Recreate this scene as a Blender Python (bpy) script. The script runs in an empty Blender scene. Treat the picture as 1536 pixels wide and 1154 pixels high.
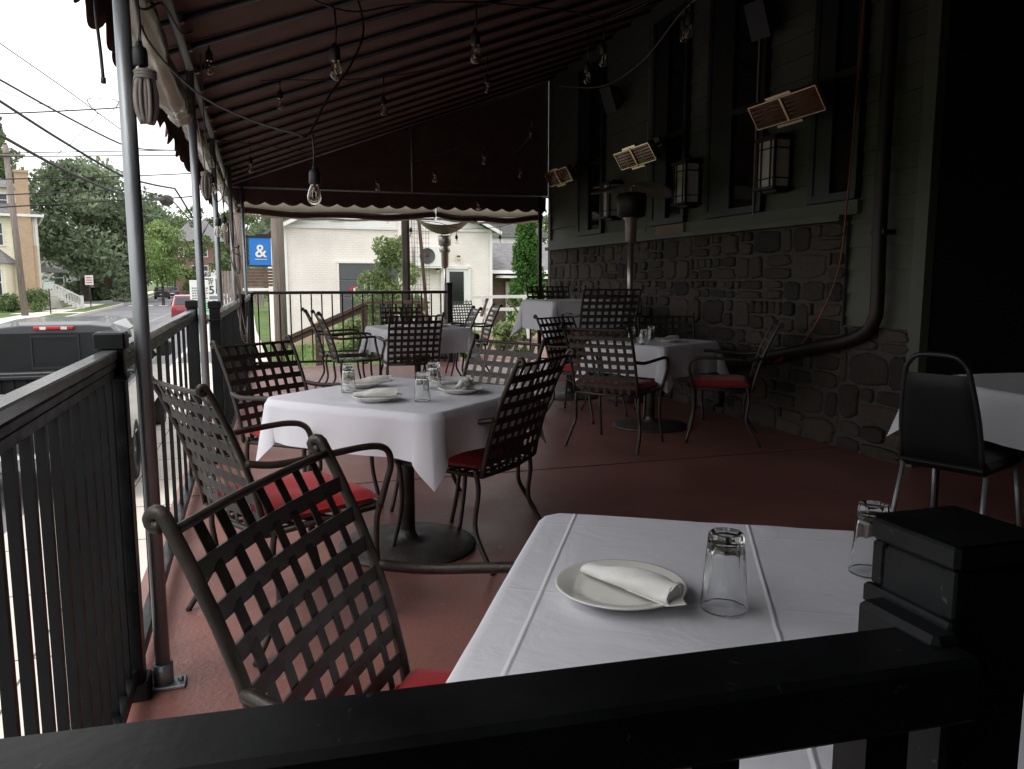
import bpy, math, random
from mathutils import Vector, Matrix, Euler, noise as mnoise
R = math.radians
PI = math.pi
random.seed(7)
scene = bpy.context.scene
COL = scene.collection

# ------------------------------------------------------------------ materials
def new_mat(name):
    m = bpy.data.materials.new(name)
    m.use_nodes = True
    nt = m.node_tree
    return m, nt, nt.nodes['Principled BSDF']

def link(nt, a, b): nt.links.new(a, b)

def mat(name, col, rough=0.6, metal=0.0, var=0.15, scale=8.0, bump=0.0, bscale=40.0, spec=0.5, rvar=0.0, col2=None, stretch=None, detail=6, coord='Object'):
    """principled material whose colour wanders between two tones of the thing's own colour"""
    m, nt, b = new_mat(name)
    tc = nt.nodes.new('ShaderNodeTexCoord')
    mp = nt.nodes.new('ShaderNodeMapping')
    link(nt, tc.outputs[coord], mp.inputs['Vector'])
    if stretch: mp.inputs['Scale'].default_value = stretch
    n = nt.nodes.new('ShaderNodeTexNoise'); n.inputs['Scale'].default_value = scale; n.inputs['Detail'].default_value = detail
    link(nt, mp.outputs[0], n.inputs['Vector'])
    r = nt.nodes.new('ShaderNodeValToRGB')
    c = Vector(col)
    a = c * (1 - var)
    d = Vector(col2) if col2 else c * (1 + var)
    r.color_ramp.elements[0].position = .3; r.color_ramp.elements[1].position = .7
    r.color_ramp.elements[0].color = (*a, 1); r.color_ramp.elements[1].color = (*d, 1)
    link(nt, n.outputs['Fac'], r.inputs['Fac'])
    link(nt, r.outputs['Color'], b.inputs['Base Color'])
    b.inputs['Roughness'].default_value = rough
    b.inputs['Metallic'].default_value = metal
    b.inputs['Specular IOR Level'].default_value = spec
    if rvar:
        mr = nt.nodes.new('ShaderNodeMapRange')
        mr.inputs['To Min'].default_value = max(0.02, rough - rvar); mr.inputs['To Max'].default_value = min(1, rough + rvar)
        mr.inputs['From Min'].default_value = .3; mr.inputs['From Max'].default_value = .7
        link(nt, n.outputs['Fac'], mr.inputs['Value']); link(nt, mr.outputs[0], b.inputs['Roughness'])
    if bump:
        n2 = nt.nodes.new('ShaderNodeTexNoise'); n2.inputs['Scale'].default_value = bscale; n2.inputs['Detail'].default_value = 5
        link(nt, mp.outputs[0], n2.inputs['Vector'])
        bp = nt.nodes.new('ShaderNodeBump'); bp.inputs['Strength'].default_value = bump; bp.inputs['Distance'].default_value = .01
        link(nt, n2.outputs['Fac'], bp.inputs['Height']); link(nt, bp.outputs[0], b.inputs['Normal'])
    return m

def glass(name, col=(1, 1, 1), rough=0.0, ior=1.45):
    m, nt, b = new_mat(name)
    b.inputs['Base Color'].default_value = (*col, 1)
    b.inputs['Transmission Weight'].default_value = 1
    b.inputs['Roughness'].default_value = rough
    b.inputs['IOR'].default_value = ior
    return m

def lapped(name, col, pitch=0.115, rough=.6, var=.08, axis='Z', dist=.012):
    """siding: overlapping boards as a saw-tooth height along z"""
    m = mat(name, col, rough, var=var, scale=3)
    nt = m.node_tree; b = nt.nodes['Principled BSDF']
    tc = nt.nodes.new('ShaderNodeTexCoord'); s = nt.nodes.new('ShaderNodeSeparateXYZ')
    link(nt, tc.outputs['Object'], s.inputs[0])
    d = nt.nodes.new('ShaderNodeMath'); d.operation = 'DIVIDE'; d.inputs[1].default_value = pitch
    link(nt, s.outputs[axis], d.inputs[0])
    f = nt.nodes.new('ShaderNodeMath'); f.operation = 'FRACT'; link(nt, d.outputs[0], f.inputs[0])
    i = nt.nodes.new('ShaderNodeMath'); i.operation = 'SUBTRACT'; i.inputs[0].default_value = 1; link(nt, f.outputs[0], i.inputs[1])
    bp = nt.nodes.new('ShaderNodeBump'); bp.inputs['Strength'].default_value = 1; bp.inputs['Distance'].default_value = dist
    link(nt, i.outputs[0], bp.inputs['Height']); link(nt, bp.outputs[0], b.inputs['Normal'])
    return m

def brick(name, c1, c2, mortar, scale=1.0, bump=.5, rough=.8, msize=.012, vertical='XZ'):
    m, nt, b = new_mat(name)
    tc = nt.nodes.new('ShaderNodeTexCoord'); s = nt.nodes.new('ShaderNodeSeparateXYZ'); link(nt, tc.outputs['Object'], s.inputs[0])
    c = nt.nodes.new('ShaderNodeCombineXYZ')
    if vertical == 'XZ':
        ad = nt.nodes.new('ShaderNodeMath'); ad.operation = 'ADD'; link(nt, s.outputs['X'], ad.inputs[0]); link(nt, s.outputs['Y'], ad.inputs[1])
        link(nt, ad.outputs[0], c.inputs['X']); link(nt, s.outputs['Z'], c.inputs['Y'])
    else:
        link(nt, s.outputs['X'], c.inputs['X']); link(nt, s.outputs['Y'], c.inputs['Y'])
    t = nt.nodes.new('ShaderNodeTexBrick'); link(nt, c.outputs[0], t.inputs['Vector'])
    t.inputs['Color1'].default_value = (*c1, 1); t.inputs['Color2'].default_value = (*c2, 1); t.inputs['Mortar'].default_value = (*mortar, 1)
    t.inputs['Scale'].default_value = scale; t.inputs['Mortar Size'].default_value = msize
    t.inputs['Brick Width'].default_value = .22; t.inputs['Row Height'].default_value = .075
    n = nt.nodes.new('ShaderNodeTexNoise'); n.inputs['Scale'].default_value = 1.3; n.inputs['Detail'].default_value = 8
    link(nt, tc.outputs['Object'], n.inputs['Vector'])
    mr = nt.nodes.new('ShaderNodeMapRange'); mr.inputs['To Min'].default_value = .8; mr.inputs['To Max'].default_value = 1.15
    link(nt, n.outputs['Fac'], mr.inputs['Value'])
    mx = nt.nodes.new('ShaderNodeMix'); mx.data_type = 'RGBA'; mx.blend_type = 'MULTIPLY'; mx.inputs['Factor'].default_value = 1
    link(nt, t.outputs['Color'], mx.inputs['A']); link(nt, mr.outputs[0], mx.inputs['B']); link(nt, mx.outputs['Result'], b.inputs['Base Color'])
    b.inputs['Roughness'].default_value = rough
    bp = nt.nodes.new('ShaderNodeBump'); bp.inputs['Strength'].default_value = bump; bp.inputs['Distance'].default_value = .01; bp.invert = True
    link(nt, t.outputs['Fac'], bp.inputs['Height']); link(nt, bp.outputs[0], b.inputs['Normal'])
    return m

def tone_mat(name, dark, light, rough=.7, trans=0.0, bump=0, bscale=30, nscale=4.0):
    """colour from the face attribute 'tone' (each leaf / each stone has its own)"""
    m, nt, b = new_mat(name)
    at = nt.nodes.new('ShaderNodeAttribute'); at.attribute_name = 'tone'
    n = nt.nodes.new('ShaderNodeTexNoise'); n.inputs['Scale'].default_value = nscale; n.inputs['Detail'].default_value = 6
    tc = nt.nodes.new('ShaderNodeTexCoord'); link(nt, tc.outputs['Object'], n.inputs['Vector'])
    ad = nt.nodes.new('ShaderNodeMath'); ad.operation = 'MULTIPLY_ADD'; ad.inputs[1].default_value = .5; 
    link(nt, n.outputs['Fac'], ad.inputs[0]); 
    su = nt.nodes.new('ShaderNodeMath'); su.operation = 'SUBTRACT'; su.inputs[1].default_value = .25
    link(nt, at.outputs['Fac'], su.inputs[0]); link(nt, su.outputs[0], ad.inputs[2])
    r = nt.nodes.new('ShaderNodeValToRGB')
    r.color_ramp.elements[0].color = (*dark, 1); r.color_ramp.elements[1].color = (*light, 1)
    link(nt, ad.outputs[0], r.inputs['Fac']); link(nt, r.outputs[0], b.inputs['Base Color'])
    b.inputs['Roughness'].default_value = rough
    b.inputs['Specular IOR Level'].default_value = .3
    if bump:
        n2 = nt.nodes.new('ShaderNodeTexNoise'); n2.inputs['Scale'].default_value = bscale; n2.inputs['Detail'].default_value = 8
        link(nt, tc.outputs['Object'], n2.inputs['Vector'])
        bp = nt.nodes.new('ShaderNodeBump'); bp.inputs['Strength'].default_value = bump; bp.inputs['Distance'].default_value = .02
        link(nt, n2.outputs['Fac'], bp.inputs['Height']); link(nt, bp.outputs[0], b.inputs['Normal'])
    if trans:
        out = nt.nodes['Material Output']
        tr = nt.nodes.new('ShaderNodeBsdfTranslucent'); mx = nt.nodes.new('ShaderNodeMixShader')
        link(nt, r.outputs[0], tr.inputs['Color']); mx.inputs[0].default_value = trans
        link(nt, b.outputs[0], mx.inputs[1]); link(nt, tr.outputs[0], mx.inputs[2]); link(nt, mx.outputs[0], out.inputs['Surface'])
    return m

def cloth_mat(name, col, rough=.85, trans=.12, scale=900, bump=.06, fold=0):
    m = mat(name, col, rough, var=.02, scale=2.5, spec=.2)
    nt = m.node_tree; b = nt.nodes['Principled BSDF']
    b.inputs['Sheen Weight'].default_value = .15
    n = nt.nodes.new('ShaderNodeTexNoise'); n.inputs['Scale'].default_value = 7; n.inputs['Detail'].default_value = 9; n.inputs['Distortion'].default_value = .8
    tc = nt.nodes.new('ShaderNodeTexCoord'); link(nt, tc.outputs['Object'], n.inputs['Vector'])
    bp = nt.nodes.new('ShaderNodeBump'); bp.inputs['Strength'].default_value = bump * 4; bp.inputs['Distance'].default_value = .012
    h = n.outputs['Fac']
    if fold:      # pressed fold lines every `fold` metres in both directions of the cloth
        s = nt.nodes.new('ShaderNodeSeparateXYZ'); link(nt, tc.outputs['Object'], s.inputs[0])
        for ax in ('X', 'Y'):
            wob = nt.nodes.new('ShaderNodeMath'); wob.operation = 'MULTIPLY_ADD'; wob.inputs[1].default_value = .004; link(nt, n.outputs['Fac'], wob.inputs[0]); link(nt, s.outputs[ax], wob.inputs[2])
            pp = nt.nodes.new('ShaderNodeMath'); pp.operation = 'PINGPONG'; pp.inputs[1].default_value = fold / 2
            ad = nt.nodes.new('ShaderNodeMath'); ad.operation = 'ADD'; ad.inputs[1].default_value = 5 * fold + .006; link(nt, wob.outputs[0], ad.inputs[0]); link(nt, ad.outputs[0], pp.inputs[0])
            mr = nt.nodes.new('ShaderNodeMapRange'); mr.interpolation_type = 'SMOOTHSTEP'; mr.inputs['From Max'].default_value = .006; mr.inputs['To Min'].default_value = .42 if ax == 'X' else .10; mr.inputs['To Max'].default_value = 0
            link(nt, pp.outputs[0], mr.inputs['Value'])
            a2 = nt.nodes.new('ShaderNodeMath'); a2.operation = 'ADD'; link(nt, h, a2.inputs[0]); link(nt, mr.outputs[0], a2.inputs[1]); h = a2.outputs[0]
    link(nt, h, bp.inputs['Height']); link(nt, bp.outputs[0], b.inputs['Normal'])
    if trans:
        out = nt.nodes['Material Output']
        tr = nt.nodes.new('ShaderNodeBsdfTranslucent'); mx = nt.nodes.new('ShaderNodeMixShader')
        tr.inputs['Color'].default_value = (*col, 1); mx.inputs[0].default_value = trans
        link(nt, b.outputs[0], mx.inputs[1]); link(nt, tr.outputs[0], mx.inputs[2]); link(nt, mx.outputs[0], out.inputs['Surface'])
    return m

def light_mat(name, col, strength):
    m, nt, b = new_mat(name)
    b.inputs['Base Color'].default_value = (*col, 1)
    b.inputs['Emission Color'].default_value = (*col, 1); b.inputs['Emission Strength'].default_value = strength
    return m

# ------------------------------------------------------------------ mesh builder
def basis(d, up=(0, 0, 1)):
    d = Vector(d).normalized(); up = Vector(up)
    if abs(d.dot(up)) > .98: up = Vector((0, 1, 0)) if abs(d.y) < .9 else Vector((1, 0, 0))
    s = d.cross(up).normalized(); u = s.cross(d).normalized()
    return s, u

class MB:
    def __init__(self): self.v = []; self.f = []; self.t = []; self.mi = []; self.sm = []; self.M = None; self.cur = 0; self.tone = .5; self.smooth = False
    def add(self, vs, fs, smooth=None):
        o = len(self.v)
        for p in vs:
            p = Vector(p)
            self.v.append(tuple(self.M @ p) if self.M else tuple(p))
        for f in fs:
            self.f.append([i + o for i in f]); self.t.append(self.tone); self.mi.append(self.cur)
            self.sm.append(self.smooth if smooth is None else smooth)
        return self
    def box(self, c, s, rot=None, bev=0.0):
        x, y, z = s[0] / 2, s[1] / 2, s[2] / 2
        c = Vector(c); m = Euler(rot).to_matrix() if rot else None
        if bev <= 0:
            vs = [(i * x, j * y, k * z) for i in (-1, 1) for j in (-1, 1) for k in (-1, 1)]
            fs = [(0, 1, 3, 2), (4, 6, 7, 5), (0, 4, 5, 1), (2, 3, 7, 6), (0, 2, 6, 4), (1, 5, 7, 3)]
        else:
            b = min(bev, x * .9, y * .9, z * .9)
            # rounded outline in xy, chamfered in z
            def ring(ix, iy, zz):
                return [(-x + ix, -y + iy, zz)]
            vs = []; 
            def oct_(hx, hy, zz, b):
                return [(-hx + b, -hy, zz), (hx - b, -hy, zz), (hx, -hy + b, zz), (hx, hy - b, zz), (hx - b, hy, zz), (-hx + b, hy, zz), (-hx, hy - b, zz), (-hx, -hy + b, zz)]
            rings = [oct_(x - b, y - b, -z, b * .5), oct_(x, y, -z + b, b), oct_(x, y, z - b, b), oct_(x - b, y - b, z, b * .5)]
            for r_ in rings: vs += r_
            fs = [tuple(reversed(range(8)))] + [tuple(range(24, 32))]
            for k in range(3):
                for i in range(8):
                    j = (i + 1) % 8
                    fs.append((k * 8 + i, k * 8 + j, k * 8 + 8 + j, k * 8 + 8 + i))
        vs = [(m @ Vector(p) if m else Vector(p)) + c for p in vs]
        return self.add(vs, fs)
    def beam(self, a, b, w, h, up=(0, 0, 1), bev=0.0):
        """box from a to b, w sideways, h along up"""
        a = Vector(a); b = Vector(b); s, u = basis(b - a, up)
        vs = []
        if bev:
            prof = [(-w/2+bev, -h/2), (w/2-bev, -h/2), (w/2, -h/2+bev), (w/2, h/2-bev), (w/2-bev, h/2), (-w/2+bev, h/2), (-w/2, h/2-bev), (-w/2, -h/2+bev)]
        else: prof = [(-w/2, -h/2), (w/2, -h/2), (w/2, h/2), (-w/2, h/2)]
        n = len(prof)
        for p in (a, b): vs += [p + s * i + u * j for i, j in prof]
        fs = [tuple(range(n - 1, -1, -1)), tuple(range(n, 2 * n))] + [(i, (i + 1) % n, n + (i + 1) % n, n + i) for i in range(n)]
        return self.add([tuple(p) for p in vs], [tuple(reversed(f)) for f in fs], smooth=False)
    def tube(self, pts, r, seg=8, caps=True, closed=False, flat=None, smooth=True, up=(0, 0, 1)):
        """round (or flat=(w,h) strap) section along a path; r may be a list"""
        pts = [Vector(p) for p in pts]; n = len(pts)
        rs = r if isinstance(r, (list, tuple)) else [r] * n
        vs = []; prev = None
        for i, p in enumerate(pts):
            if closed: d = pts[(i + 1) % n] - pts[i - 1]
            else: d = pts[min(i + 1, n - 1)] - pts[max(i - 1, 0)]
            if d.length < 1e-9: d = Vector((0, 0, 1))
            d.normalize()
            if prev is None: s, u = basis(d, up)
            else:
                s = prev - d * prev.dot(d)
                if s.length < 1e-6: s, u = basis(d, up)
                s.normalize(); u = s.cross(d)
            prev = s
            for k in range(seg):
                a = 2 * PI * k / seg
                vs.append(p + s * math.cos(a) * rs[i] + u * math.sin(a) * rs[i])
        fs = []
        m = n if closed else n - 1
        for i in range(m):
            for k in range(seg):
                j = (i + 1) % n; l = (k + 1) % seg
                fs.append((i * seg + k, i * seg + l, j * seg + l, j * seg + k))
        if caps and not closed:
            fs.append(tuple(range(seg - 1, -1, -1))); fs.append(tuple((n - 1) * seg + k for k in range(seg)))
        return self.add([tuple(p) for p in vs], [tuple(reversed(f)) for f in fs], smooth=smooth)
    def strap(self, pts, w, t, nrm):
        """flat strap: width w across, thickness t along the normals nrm (one vector or a list)"""
        pts = [Vector(p) for p in pts]; n = len(pts); vs = []
        for i, p in enumerate(pts):
            d = (pts[min(i + 1, n - 1)] - pts[max(i - 1, 0)]).normalized()
            nn = Vector(nrm[i] if isinstance(nrm, list) else nrm); nn = (nn - d * nn.dot(d)).normalized()
            s = d.cross(nn)
            vs += [p + s * w / 2 + nn * t / 2, p - s * w / 2 + nn * t / 2, p - s * w / 2 - nn * t / 2, p + s * w / 2 - nn * t / 2]
        fs = [(0, 1, 2, 3), tuple((n - 1) * 4 + k for k in (3, 2, 1, 0))]
        for i in range(n - 1):
            for k in range(4):
                l = (k + 1) % 4
                fs.append((i * 4 + k, (i + 1) * 4 + k, (i + 1) * 4 + l, i * 4 + l))
        return self.add([tuple(p) for p in vs], fs, smooth=False)
    def lathe(self, prof, seg=24, c=(0, 0, 0), smooth=True, mod=None, caps=False):
        vs = []; n = len(prof)
        for i, (r, z) in enumerate(prof):
            for k in range(seg):
                a = 2 * PI * k / seg
                rr = r * (mod(i, a) if mod else 1)
                vs.append((c[0] + rr * math.cos(a), c[1] + rr * math.sin(a), c[2] + z))
        fs = []
        for i in range(n - 1):
            for k in range(seg):
                l = (k + 1) % seg
                fs.append((i * seg + k, i * seg + l, (i + 1) * seg + l, (i + 1) * seg + k))
        if caps:
            fs.append(tuple(range(seg - 1, -1, -1))); fs.append(tuple((n - 1) * seg + k for k in range(seg)))
        return self.add(vs, fs, smooth=smooth)
    def cyl(self, a, b, r, seg=16, r2=None): return self.tube([a, b], [r, r if r2 is None else r2], seg)
    def prism(self, poly, y0, y1, axis='Y'):
        """extrude polygon (list of (a,b)) between y0,y1"""
        n = len(poly)
        def P(a, b, t):
            return {'Y': (a, t, b), 'X': (t, a, b), 'Z': (a, b, t)}[axis]
        vs = [P(a, b, y0) for a, b in poly] + [P(a, b, y1) for a, b in poly]
        fs = [tuple(range(n)), tuple(range(2 * n - 1, n - 1, -1))] + [(i, n + i, n + (i + 1) % n, (i + 1) % n) for i in range(n)]
        if axis != 'Y': fs = [tuple(reversed(f)) for f in fs]
        return self.add(vs, fs)
    def quad(self, a, b, c, d): return self.add([a, b, c, d], [(0, 1, 2, 3)])
    def grid(self, fn, nu, nv, smooth=True):
        vs = [fn(i / nu, j / nv) for j in range(nv + 1) for i in range(nu + 1)]
        fs = [(j * (nu + 1) + i, j * (nu + 1) + i + 1, (j + 1) * (nu + 1) + i + 1, (j + 1) * (nu + 1) + i) for j in range(nv) for i in range(nu)]
        return self.add(vs, fs, smooth=smooth)
    def build(self, name, m, parent=None, solid=0.0, bevel=0.0, subsurf=0, loc=None):
        me = bpy.data.meshes.new(name)
        me.from_pydata(self.v, [], self.f)
        mats = m if isinstance(m, (list, tuple)) else [m]
        for x in mats: me.materials.append(x)
        if len(mats) > 1: me.polygons.foreach_set('material_index', self.mi)
        me.polygons.foreach_set('use_smooth', self.sm)
        at = me.attributes.new('tone', 'FLOAT', 'FACE'); at.data.foreach_set('value', self.t)
        me.update()
        o = bpy.data.objects.new(name, me); COL.objects.link(o)
        if parent: o.parent = parent
        if loc: o.location = loc
        if solid:
            md = o.modifiers.new('s', 'SOLIDIFY'); md.thickness = solid; md.offset = 0
        if bevel:
            md = o.modifiers.new('b', 'BEVEL'); md.width = bevel; md.segments = 2; md.limit_method = 'ANGLE'; md.angle_limit = R(40)
        if subsurf:
            md = o.modifiers.new('u', 'SUBSURF'); md.levels = subsurf; md.render_levels = subsurf
        return o

def tag(o, label=None, cat=None, group=None, kind=None):
    if label: o['label'] = label
    if cat: o['category'] = cat
    if group: o['group'] = group
    if kind: o['kind'] = kind
    return o

def empty(name, loc=(0, 0, 0), rz=0.0, label=None, cat=None, group=None):
    o = bpy.data.objects.new(name, None); COL.objects.link(o)
    o.empty_display_size = .1; o.location = loc; o.rotation_euler = (0, 0, rz)
    return tag(o, label, cat, group)

def copy_tree(o, parent=None):
    c = o.copy(); COL.objects.link(c)
    if parent: c.parent = parent
    for ch in list(o.children): copy_tree(ch, c)
    return c

def struct(o): o['kind'] = 'structure'; return o

def bez(p, n=16):
    """smooth path through points (Catmull-Rom)"""
    p = [Vector(q) for q in p]; out = []
    q = [p[0] * 2 - p[1]] + p + [p[-1] * 2 - p[-2]]
    for i in range(1, len(q) - 2):
        for k in range(n):
            t = k / n
            a, b, c, d = q[i - 1], q[i], q[i + 1], q[i + 2]
            out.append(.5 * ((2 * b) + (c - a) * t + (2 * a - 5 * b + 4 * c - d) * t * t + (3 * b - a - 3 * c + d) * t ** 3))
    out.append(p[-1]); return out

# material library
M = {}
M['deck'] = mat('red_floor_paint', (.225, .096, .080), .42, var=.16, scale=1.6, bump=.25, bscale=60, rvar=.12, detail=10)
def scuffed(m, light, dark, s1=7, s2=60, a1=.35, a2=.5):
    # worn patches and small pale chips in the paint itself
    nt = m.node_tree; b = nt.nodes['Principled BSDF']; src = b.inputs['Base Color'].links[0].from_socket
    tc = nt.nodes.new('ShaderNodeTexCoord')
    for sc, col, lo, hi, amt in ((s1, dark, .56, .72, a1), (s2, light, .68, .74, a2)):
        n = nt.nodes.new('ShaderNodeTexNoise'); n.inputs['Scale'].default_value = sc; n.inputs['Detail'].default_value = 8; n.inputs['Distortion'].default_value = 1.2
        link(nt, tc.outputs['Object'], n.inputs['Vector'])
        mr = nt.nodes.new('ShaderNodeMapRange'); mr.inputs['From Min'].default_value = lo; mr.inputs['From Max'].default_value = hi; mr.inputs['To Max'].default_value = amt
        link(nt, n.outputs['Fac'], mr.inputs['Value'])
        mx = nt.nodes.new('ShaderNodeMix'); mx.data_type = 'RGBA'; link(nt, mr.outputs[0], mx.inputs['Factor']); link(nt, src, mx.inputs['A']); mx.inputs['B'].default_value = (*col, 1); src = mx.outputs['Result']
    link(nt, src, b.inputs['Base Color'])
scuffed(M['deck'], (.42, .30, .27), (.12, .055, .05), 3.5, 26, .5, .55)
M['fence'] = mat('black_fence_paint', (.0035, .0042, .005), .42, var=.3, scale=14, bump=.03, bscale=90, rvar=.08, spec=.26)
scuffed(M['fence'], (.06, .06, .06), (.008, .009, .01), 12, 90, .5, .6)
M['iron'] = mat('bronze_iron', (.034, .026, .021), .45, var=.3, scale=20, bump=.12, bscale=180, metal=.2, rvar=.1)
M['railcap'] = mat('sky_sheen_rail_paint', (.06, .06, .065), .24, var=.1, scale=3, bump=.02, rvar=.08, spec=.8)  # black rail painted lighter grey to stand in for the sky's reflection
M['dark_iron'] = mat('dark_railing_iron', (.012, .011, .012), .5, var=.2, scale=20)
M['pedestal'] = mat('pedestal_iron', (.055, .048, .044), .5, var=.35, scale=9, bump=.4, bscale=70, metal=.3, rvar=.12)
M['galv'] = mat('galvanised_steel', (.27, .285, .30), .45, metal=.6, var=.22, scale=18, bump=.08, bscale=90, rvar=.12, stretch=(1, 1, .2))
M['steel'] = mat('stainless_steel', (.42, .39, .37), .38, metal=.9, var=.12, scale=10, rvar=.08)
M['cushion'] = cloth_mat('red_cushion_cloth', (.34, .012, .016), .8, trans=0, bump=.08)
M['cloth'] = cloth_mat('white_tablecloth_cloth', (.79, .79, .85), .8, trans=.15, bump=.12, fold=.375)
M['napkin'] = cloth_mat('paper_napkin', (.86, .85, .82), .9, trans=.1, bump=.2)
M['china'] = mat('white_china', (.74, .73, .69), .12, var=.02, spec=.6)
M['glass'] = glass('clear_tumbler_glass', (.96, .97, .97))
M['bulbglass'] = glass('bulb_glass', (1, .98, .95), ior=1.3)
M['filament'] = mat('filament_metal', (.5, .38, .25), .3, metal=.9)
M['black_rubber'] = mat('black_rubber', (.012, .012, .013), .5, var=.1)
M['cord'] = mat('black_cord', (.012, .011, .011), .6)
M['fabric'] = None
M['wood_pole'] = mat('weathered_pole_wood', (.20, .165, .145), .85, var=.35, scale=6, bump=.6, bscale=14, stretch=(5, 5, .25))
M['brown_wood'] = mat('brown_rail_wood', (.11, .068, .052), .75, var=.3, scale=8, bump=.3, bscale=20, stretch=(1, 4, 1))
M['grey_fabric'] = mat('grey_strap_cloth', (.25, .22, .20), .9, var=.25, scale=30, stretch=(1, 1, .1))
M['amber'] = mat('amber_quartz_glass', (.12, .042, .009), .12, metal=.35, var=.8, scale=30, stretch=(12, .4, 12), rvar=.05)
M['chrome'] = mat('bright_reflector_metal', (.75, .62, .42), .25, metal=1, var=.05)
M['sidingB'] = lapped('sage_siding', (.066, .066, .052), .17, .6)
M['trimB'] = mat('sage_trim', (.070, .070, .054), .6, var=.14, scale=3)
M['dark_trim'] = mat('dark_window_frame', (.007, .007, .006), .5, var=.15)
M['pane'] = mat('dark_window_pane', (.006, .007, .008), .08, var=.3, spec=.5)
M['stone'] = tone_mat('rubble_stone', (.022, .017, .015), (.068, .052, .044), .85, bump=.9, bscale=14, nscale=5)
M['mortar'] = mat('grey_mortar', (.052, .046, .040), .9, var=.2, scale=20, bump=.6, bscale=50)
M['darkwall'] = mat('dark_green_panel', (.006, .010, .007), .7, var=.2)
M['lamp_glass'] = mat('frosted_lamp_glass', (.60, .54, .56), .5, var=.08, scale=8)
M['bronze'] = mat('dark_bronze', (.018, .011, .009), .5, metal=.3, var=.2)
M['asphalt'] = mat('asphalt', (.16, .16, .175), .85, var=.15, scale=.6, bump=.4, bscale=60, detail=12)
M['concrete'] = mat('pale_concrete', (.58, .54, .49), .85, var=.1, scale=1.2, bump=.2, bscale=30, detail=10)
M['grass'] = mat('lawn_grass', (.075, .125, .025), .9, var=.35, scale=2.5, bump=.8, bscale=30, detail=12)
M['mulch'] = mat('bark_mulch', (.20, .125, .095), .95, var=.5, scale=18, bump=1, bscale=30)
M['white'] = mat('white_paint', (.74, .73, .71), .5, var=.05, scale=2)
M['cream'] = lapped('cream_siding', (.80, .75, .58), .2, .6, var=.05, dist=.02)
M['whitesiding'] = lapped('white_siding', (.74, .74, .74), .22, .6, var=.04, dist=.015)
M['shingle'] = mat('grey_shingle', (.16, .155, .16), .9, var=.3, scale=4, bump=.5, bscale=18, stretch=(1, 1, 4))
M['wbrick'] = brick('painted_white_brick', (.80, .735, .70), (.83, .765, .73), (.76, .70, .665), 1, .4)
M['tanbrick'] = brick('tan_brick', (.50, .33, .20), (.42, .27, .17), (.45, .36, .28), 1, .5)
M['redbrick'] = brick('red_brick', (.22, .085, .06), (.17, .07, .05), (.25, .2, .17), 1, .5)
M['win'] = mat('house_window_glass', (.05, .06, .07), .1, var=.4, scale=1)
M['bark'] = mat('tree_bark', (.055, .042, .034), .9, var=.4, scale=4, bump=.8, bscale=8)
# ------------------------------------------------------------------ world, sun, camera
def make_world():
    w = bpy.data.worlds.new('World'); scene.world = w; w.use_nodes = True
    nt = w.node_tree; bg = nt.nodes['Background']
    sky = nt.nodes.new('ShaderNodeTexSky'); sky.sky_type = 'NISHITA'; sky.sun_disc = False
    sky.sun_elevation = R(52); sky.sun_rotation = R(-120); sky.dust_density = 4; sky.air_density = 1.5
    hs = nt.nodes.new('ShaderNodeHueSaturation'); hs.inputs['Saturation'].default_value = .12
    link(nt, sky.outputs[0], hs.inputs['Color'])
    # overcast veil: an even white layer of cloud over the sky, slightly mottled
    tc = nt.nodes.new('ShaderNodeTexCoord'); n = nt.nodes.new('ShaderNodeTexNoise'); n.inputs['Scale'].default_value = 2.2; n.inputs['Detail'].default_value = 6
    link(nt, tc.outputs['Generated'], n.inputs['Vector'])
    r = nt.nodes.new('ShaderNodeValToRGB'); r.color_ramp.elements[0].color = (7.6, 7.7, 8.0, 1); r.color_ramp.elements[1].color = (9.2, 9.1, 9.1, 1)
    link(nt, n.outputs['Fac'], r.inputs['Fac'])
    mx = nt.nodes.new('ShaderNodeMix'); mx.data_type = 'RGBA'; mx.inputs['Factor'].default_value = .72
    link(nt, hs.outputs[0], mx.inputs['A']); link(nt, r.outputs[0], mx.inputs['B']); link(nt, mx.outputs['Result'], bg.inputs['Color'])
    bg.inputs['Strength'].default_value = .15
    l = bpy.data.lights.new('sun', 'SUN'); l.energy = .9; l.angle = R(25); l.color = (1, .97, .92)
    o = bpy.data.objects.new('sun', l); COL.objects.link(o)
    # light comes from the street side, slightly behind the camera
    o.rotation_euler = (R(38), 0, R(-120) - R(180) + R(0))
    d = Vector((-.62, -.35, 1.25)).normalized()
    o.rotation_euler = d.to_track_quat('Z', 'Y').to_euler()
make_world()
H = 1.27
cam = bpy.data.cameras.new('camera'); co = bpy.data.objects.new('camera', cam); COL.objects.link(co)
cam.sensor_width = 36; cam.sensor_fit = 'HORIZONTAL'; cam.lens = 36 * 1190 / 1536; cam.clip_start = .02; cam.clip_end = 3000
co.location = (0, 0, H); co.rotation_euler = (R(90 - 7.516), 0, R(-17.567))
scene.camera = co
scene.view_settings.view_transform = 'Standard'; scene.view_settings.look = 'None'
scene.view_settings.gamma = 1; scene.view_settings.exposure = .72
scene.render.engine = 'CYCLES'
scene.cycles.use_denoising = True
scene.cycles.max_bounces = 12; scene.cycles.transmission_bounces = 12; scene.cycles.transparent_max_bounces = 12
scene.cycles.diffuse_bounces = 5
scene.cycles.caustics_refractive = True; scene.cycles.caustics_reflective = False
scene.cycles.sample_clamp_indirect = 6

# ------------------------------------------------------------------ lattice chair
def curve_x(u, w, bow): return bow * (1 - (2 * u / w) ** 2)

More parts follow.
